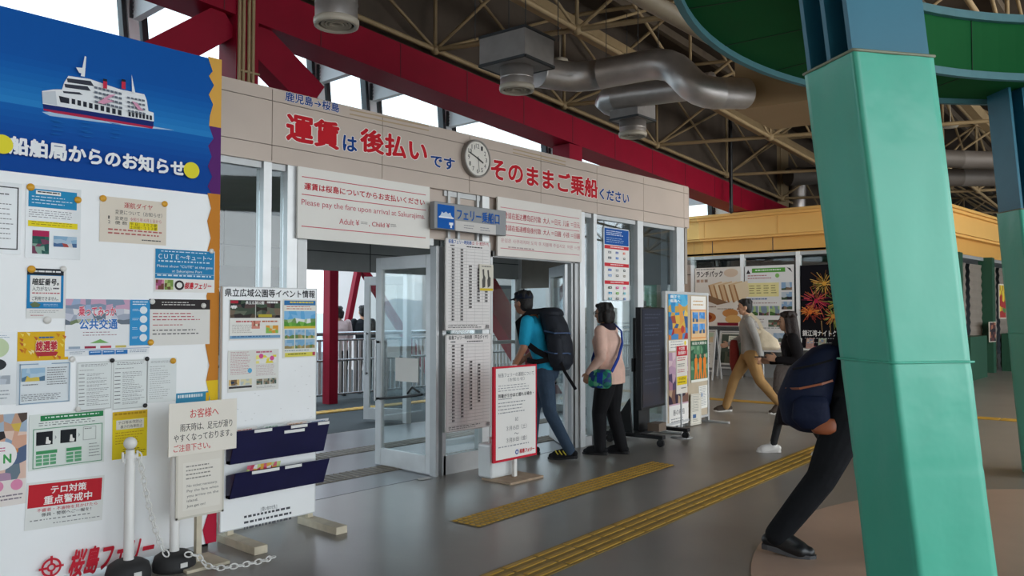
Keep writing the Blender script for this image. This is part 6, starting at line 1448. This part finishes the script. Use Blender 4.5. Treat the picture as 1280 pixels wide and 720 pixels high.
GRB = cloth('grey_fur_bag', '#6e645e', .95, .8, 40)
gb = empty('handbag', (g.x, g.y, 0), math.radians(120), 'grey-brown bag on the front of the person with long dark hair', 'bag')
b = MB(); loft(b, [(.12, .14, .62, .08, .05), (.13, .15, .68, .11, .07), (.13, .15, .85, .1, .065), (.12, .14, .93, .08, .03)]); remeshed(b, 'bag_body', gb, .01, GRB, 4)
band(gb, [(.1, .16, .92), (.11, .13, 1.05), (.08, .08, 1.18), (.02, .05, 1.25)], .025, BLKC, 'strap', (0, 1, 0))

# --- man with a navy backpack passing behind the padded column
BJ = cloth('black_jacket', '#161719', .85, .5, 10); BT = cloth('black_jeans', '#16181c', .85, .5, 12)
g = onZ(1066, 697)
bL = {'R': ((-.17, -.1, .47), (-.41, -.1, .135), (-.21, -.11, .02)), 'L': ((.2, .09, .5), (.33, .09, .1), (.52, .1, 0))}
bA = {'R': ((.05, -.26, 1.12), (.26, -.22, 1.0), (.9, .1, -.3)), 'L': ((.05, .26, 1.12), (.26, .22, 1.02), (.9, -.1, -.2))}
bag, BP, bh_ = person((g.x, g.y, 0), -70, 'person in black walking right, mostly hidden behind the near padded column', 1.0, .06, bL, bA, 0, .02, SKIN, ('short', HAIR), (BJ, 'jacket'), (BT, 1.28), (mat('black_leather', '#191a1c', .35, 0, .1, 20), mat('sole_grey', '#4a4a4c', .6)), 1.0, 'long', .86, shs=1.14)
NPK = cloth('navy_backpack', '#141d36', .7, .6, 9); LEA = mat('brown_leather', '#9a5636', .45, 0, .1, 12)
nb_ = empty('backpack', (g.x, g.y, 0), math.radians(-70), 'navy backpack with brown leather patch on the person by the near column', 'backpack')
b = MB(); loft(b, [(-.2, 0, .74, .1, .12), (-.24, 0, .79, .15, .17), (-.25, 0, .95, .17, .185), (-.2, 0, 1.12, .15, .18), (-.12, 0, 1.24, .1, .15), (-.09, 0, 1.27, .06, .1)]); remeshed(b, 'pack_body', nb_, .012, NPK, 5)
b = MB(); loft(b, [(-.2, -.165, .77, .08, .03), (-.22, -.18, .83, .11, .04), (-.22, -.18, .93, .1, .035), (-.21, -.175, .97, .07, .015)]); remeshed(b, 'side_pocket', nb_, .009, NPK, 4)
b = MB(); loft(b, [(-.15, -.14, .745, .06, .06), (-.14, -.16, .77, .085, .055), (-.13, -.165, .81, .075, .045), (-.12, -.165, .84, .04, .035)]); remeshed(b, 'leather_patch', nb_, .008, LEA, 4)
band(nb_, [(-.36, -.12, 1.0), (-.28, -.195, 1.01), (-.16, -.19, 1.04), (-.1, -.16, 1.06)], .014, LEA, 'leather_zip', (0, 0, 1)); band(nb_, [(-.32, -.17, 1.12), (-.2, -.19, 1.15), (-.1, -.15, 1.18)], .01, BLKC, 'zip', (0, 0, 1))
for sg in (-1, 1): band(nb_, [(-.08, sg * .1, 1.24), (.0, sg * .12, 1.46), (.13, sg * .13, 1.42), (.17, sg * .14, 1.25), (.06, sg * .16, 1.0), (-.1, sg * .15, .85)], .06, BLKC, 'shoulder_strap')

# --- two people at the deck railing, seen from behind
PALE = cloth('pale_blouse', '#cdb9b8', .85, .4, 12); DKJ = cloth('dark_jacket', '#23282c', .85, .4, 12)
sL = {'L': ((0, .1, .48), (0, .1, .09), (.2, .12, 0)), 'R': ((0, -.1, .48), (0, -.1, .09), (.2, -.12, 0))}
sA = {'L': ((.08, .25, 1.12), (.26, .2, 1.1), (.9, 0, 0)), 'R': ((.08, -.25, 1.12), (.26, -.2, 1.1), (.9, 0, 0))}
for u, Dp, lab, m, ss, hr in ((424, 14.4, 'person in a pale top standing beyond the deck railing', PALE, .94, 'bob'), (455, 14.9, 'person in dark clothes beyond the deck railing beside the red post', DKJ, .95, 'short')):
    p = CO + pd(u, 392) * Dp; person((p.x, p.y, -.02), 70, lab, ss, .06, sL, sA, 0, .0, SKIN, (hr, HAIR), (m, 'jacket'), (BPANT, 1.0), (BLKC, BKSOLE))
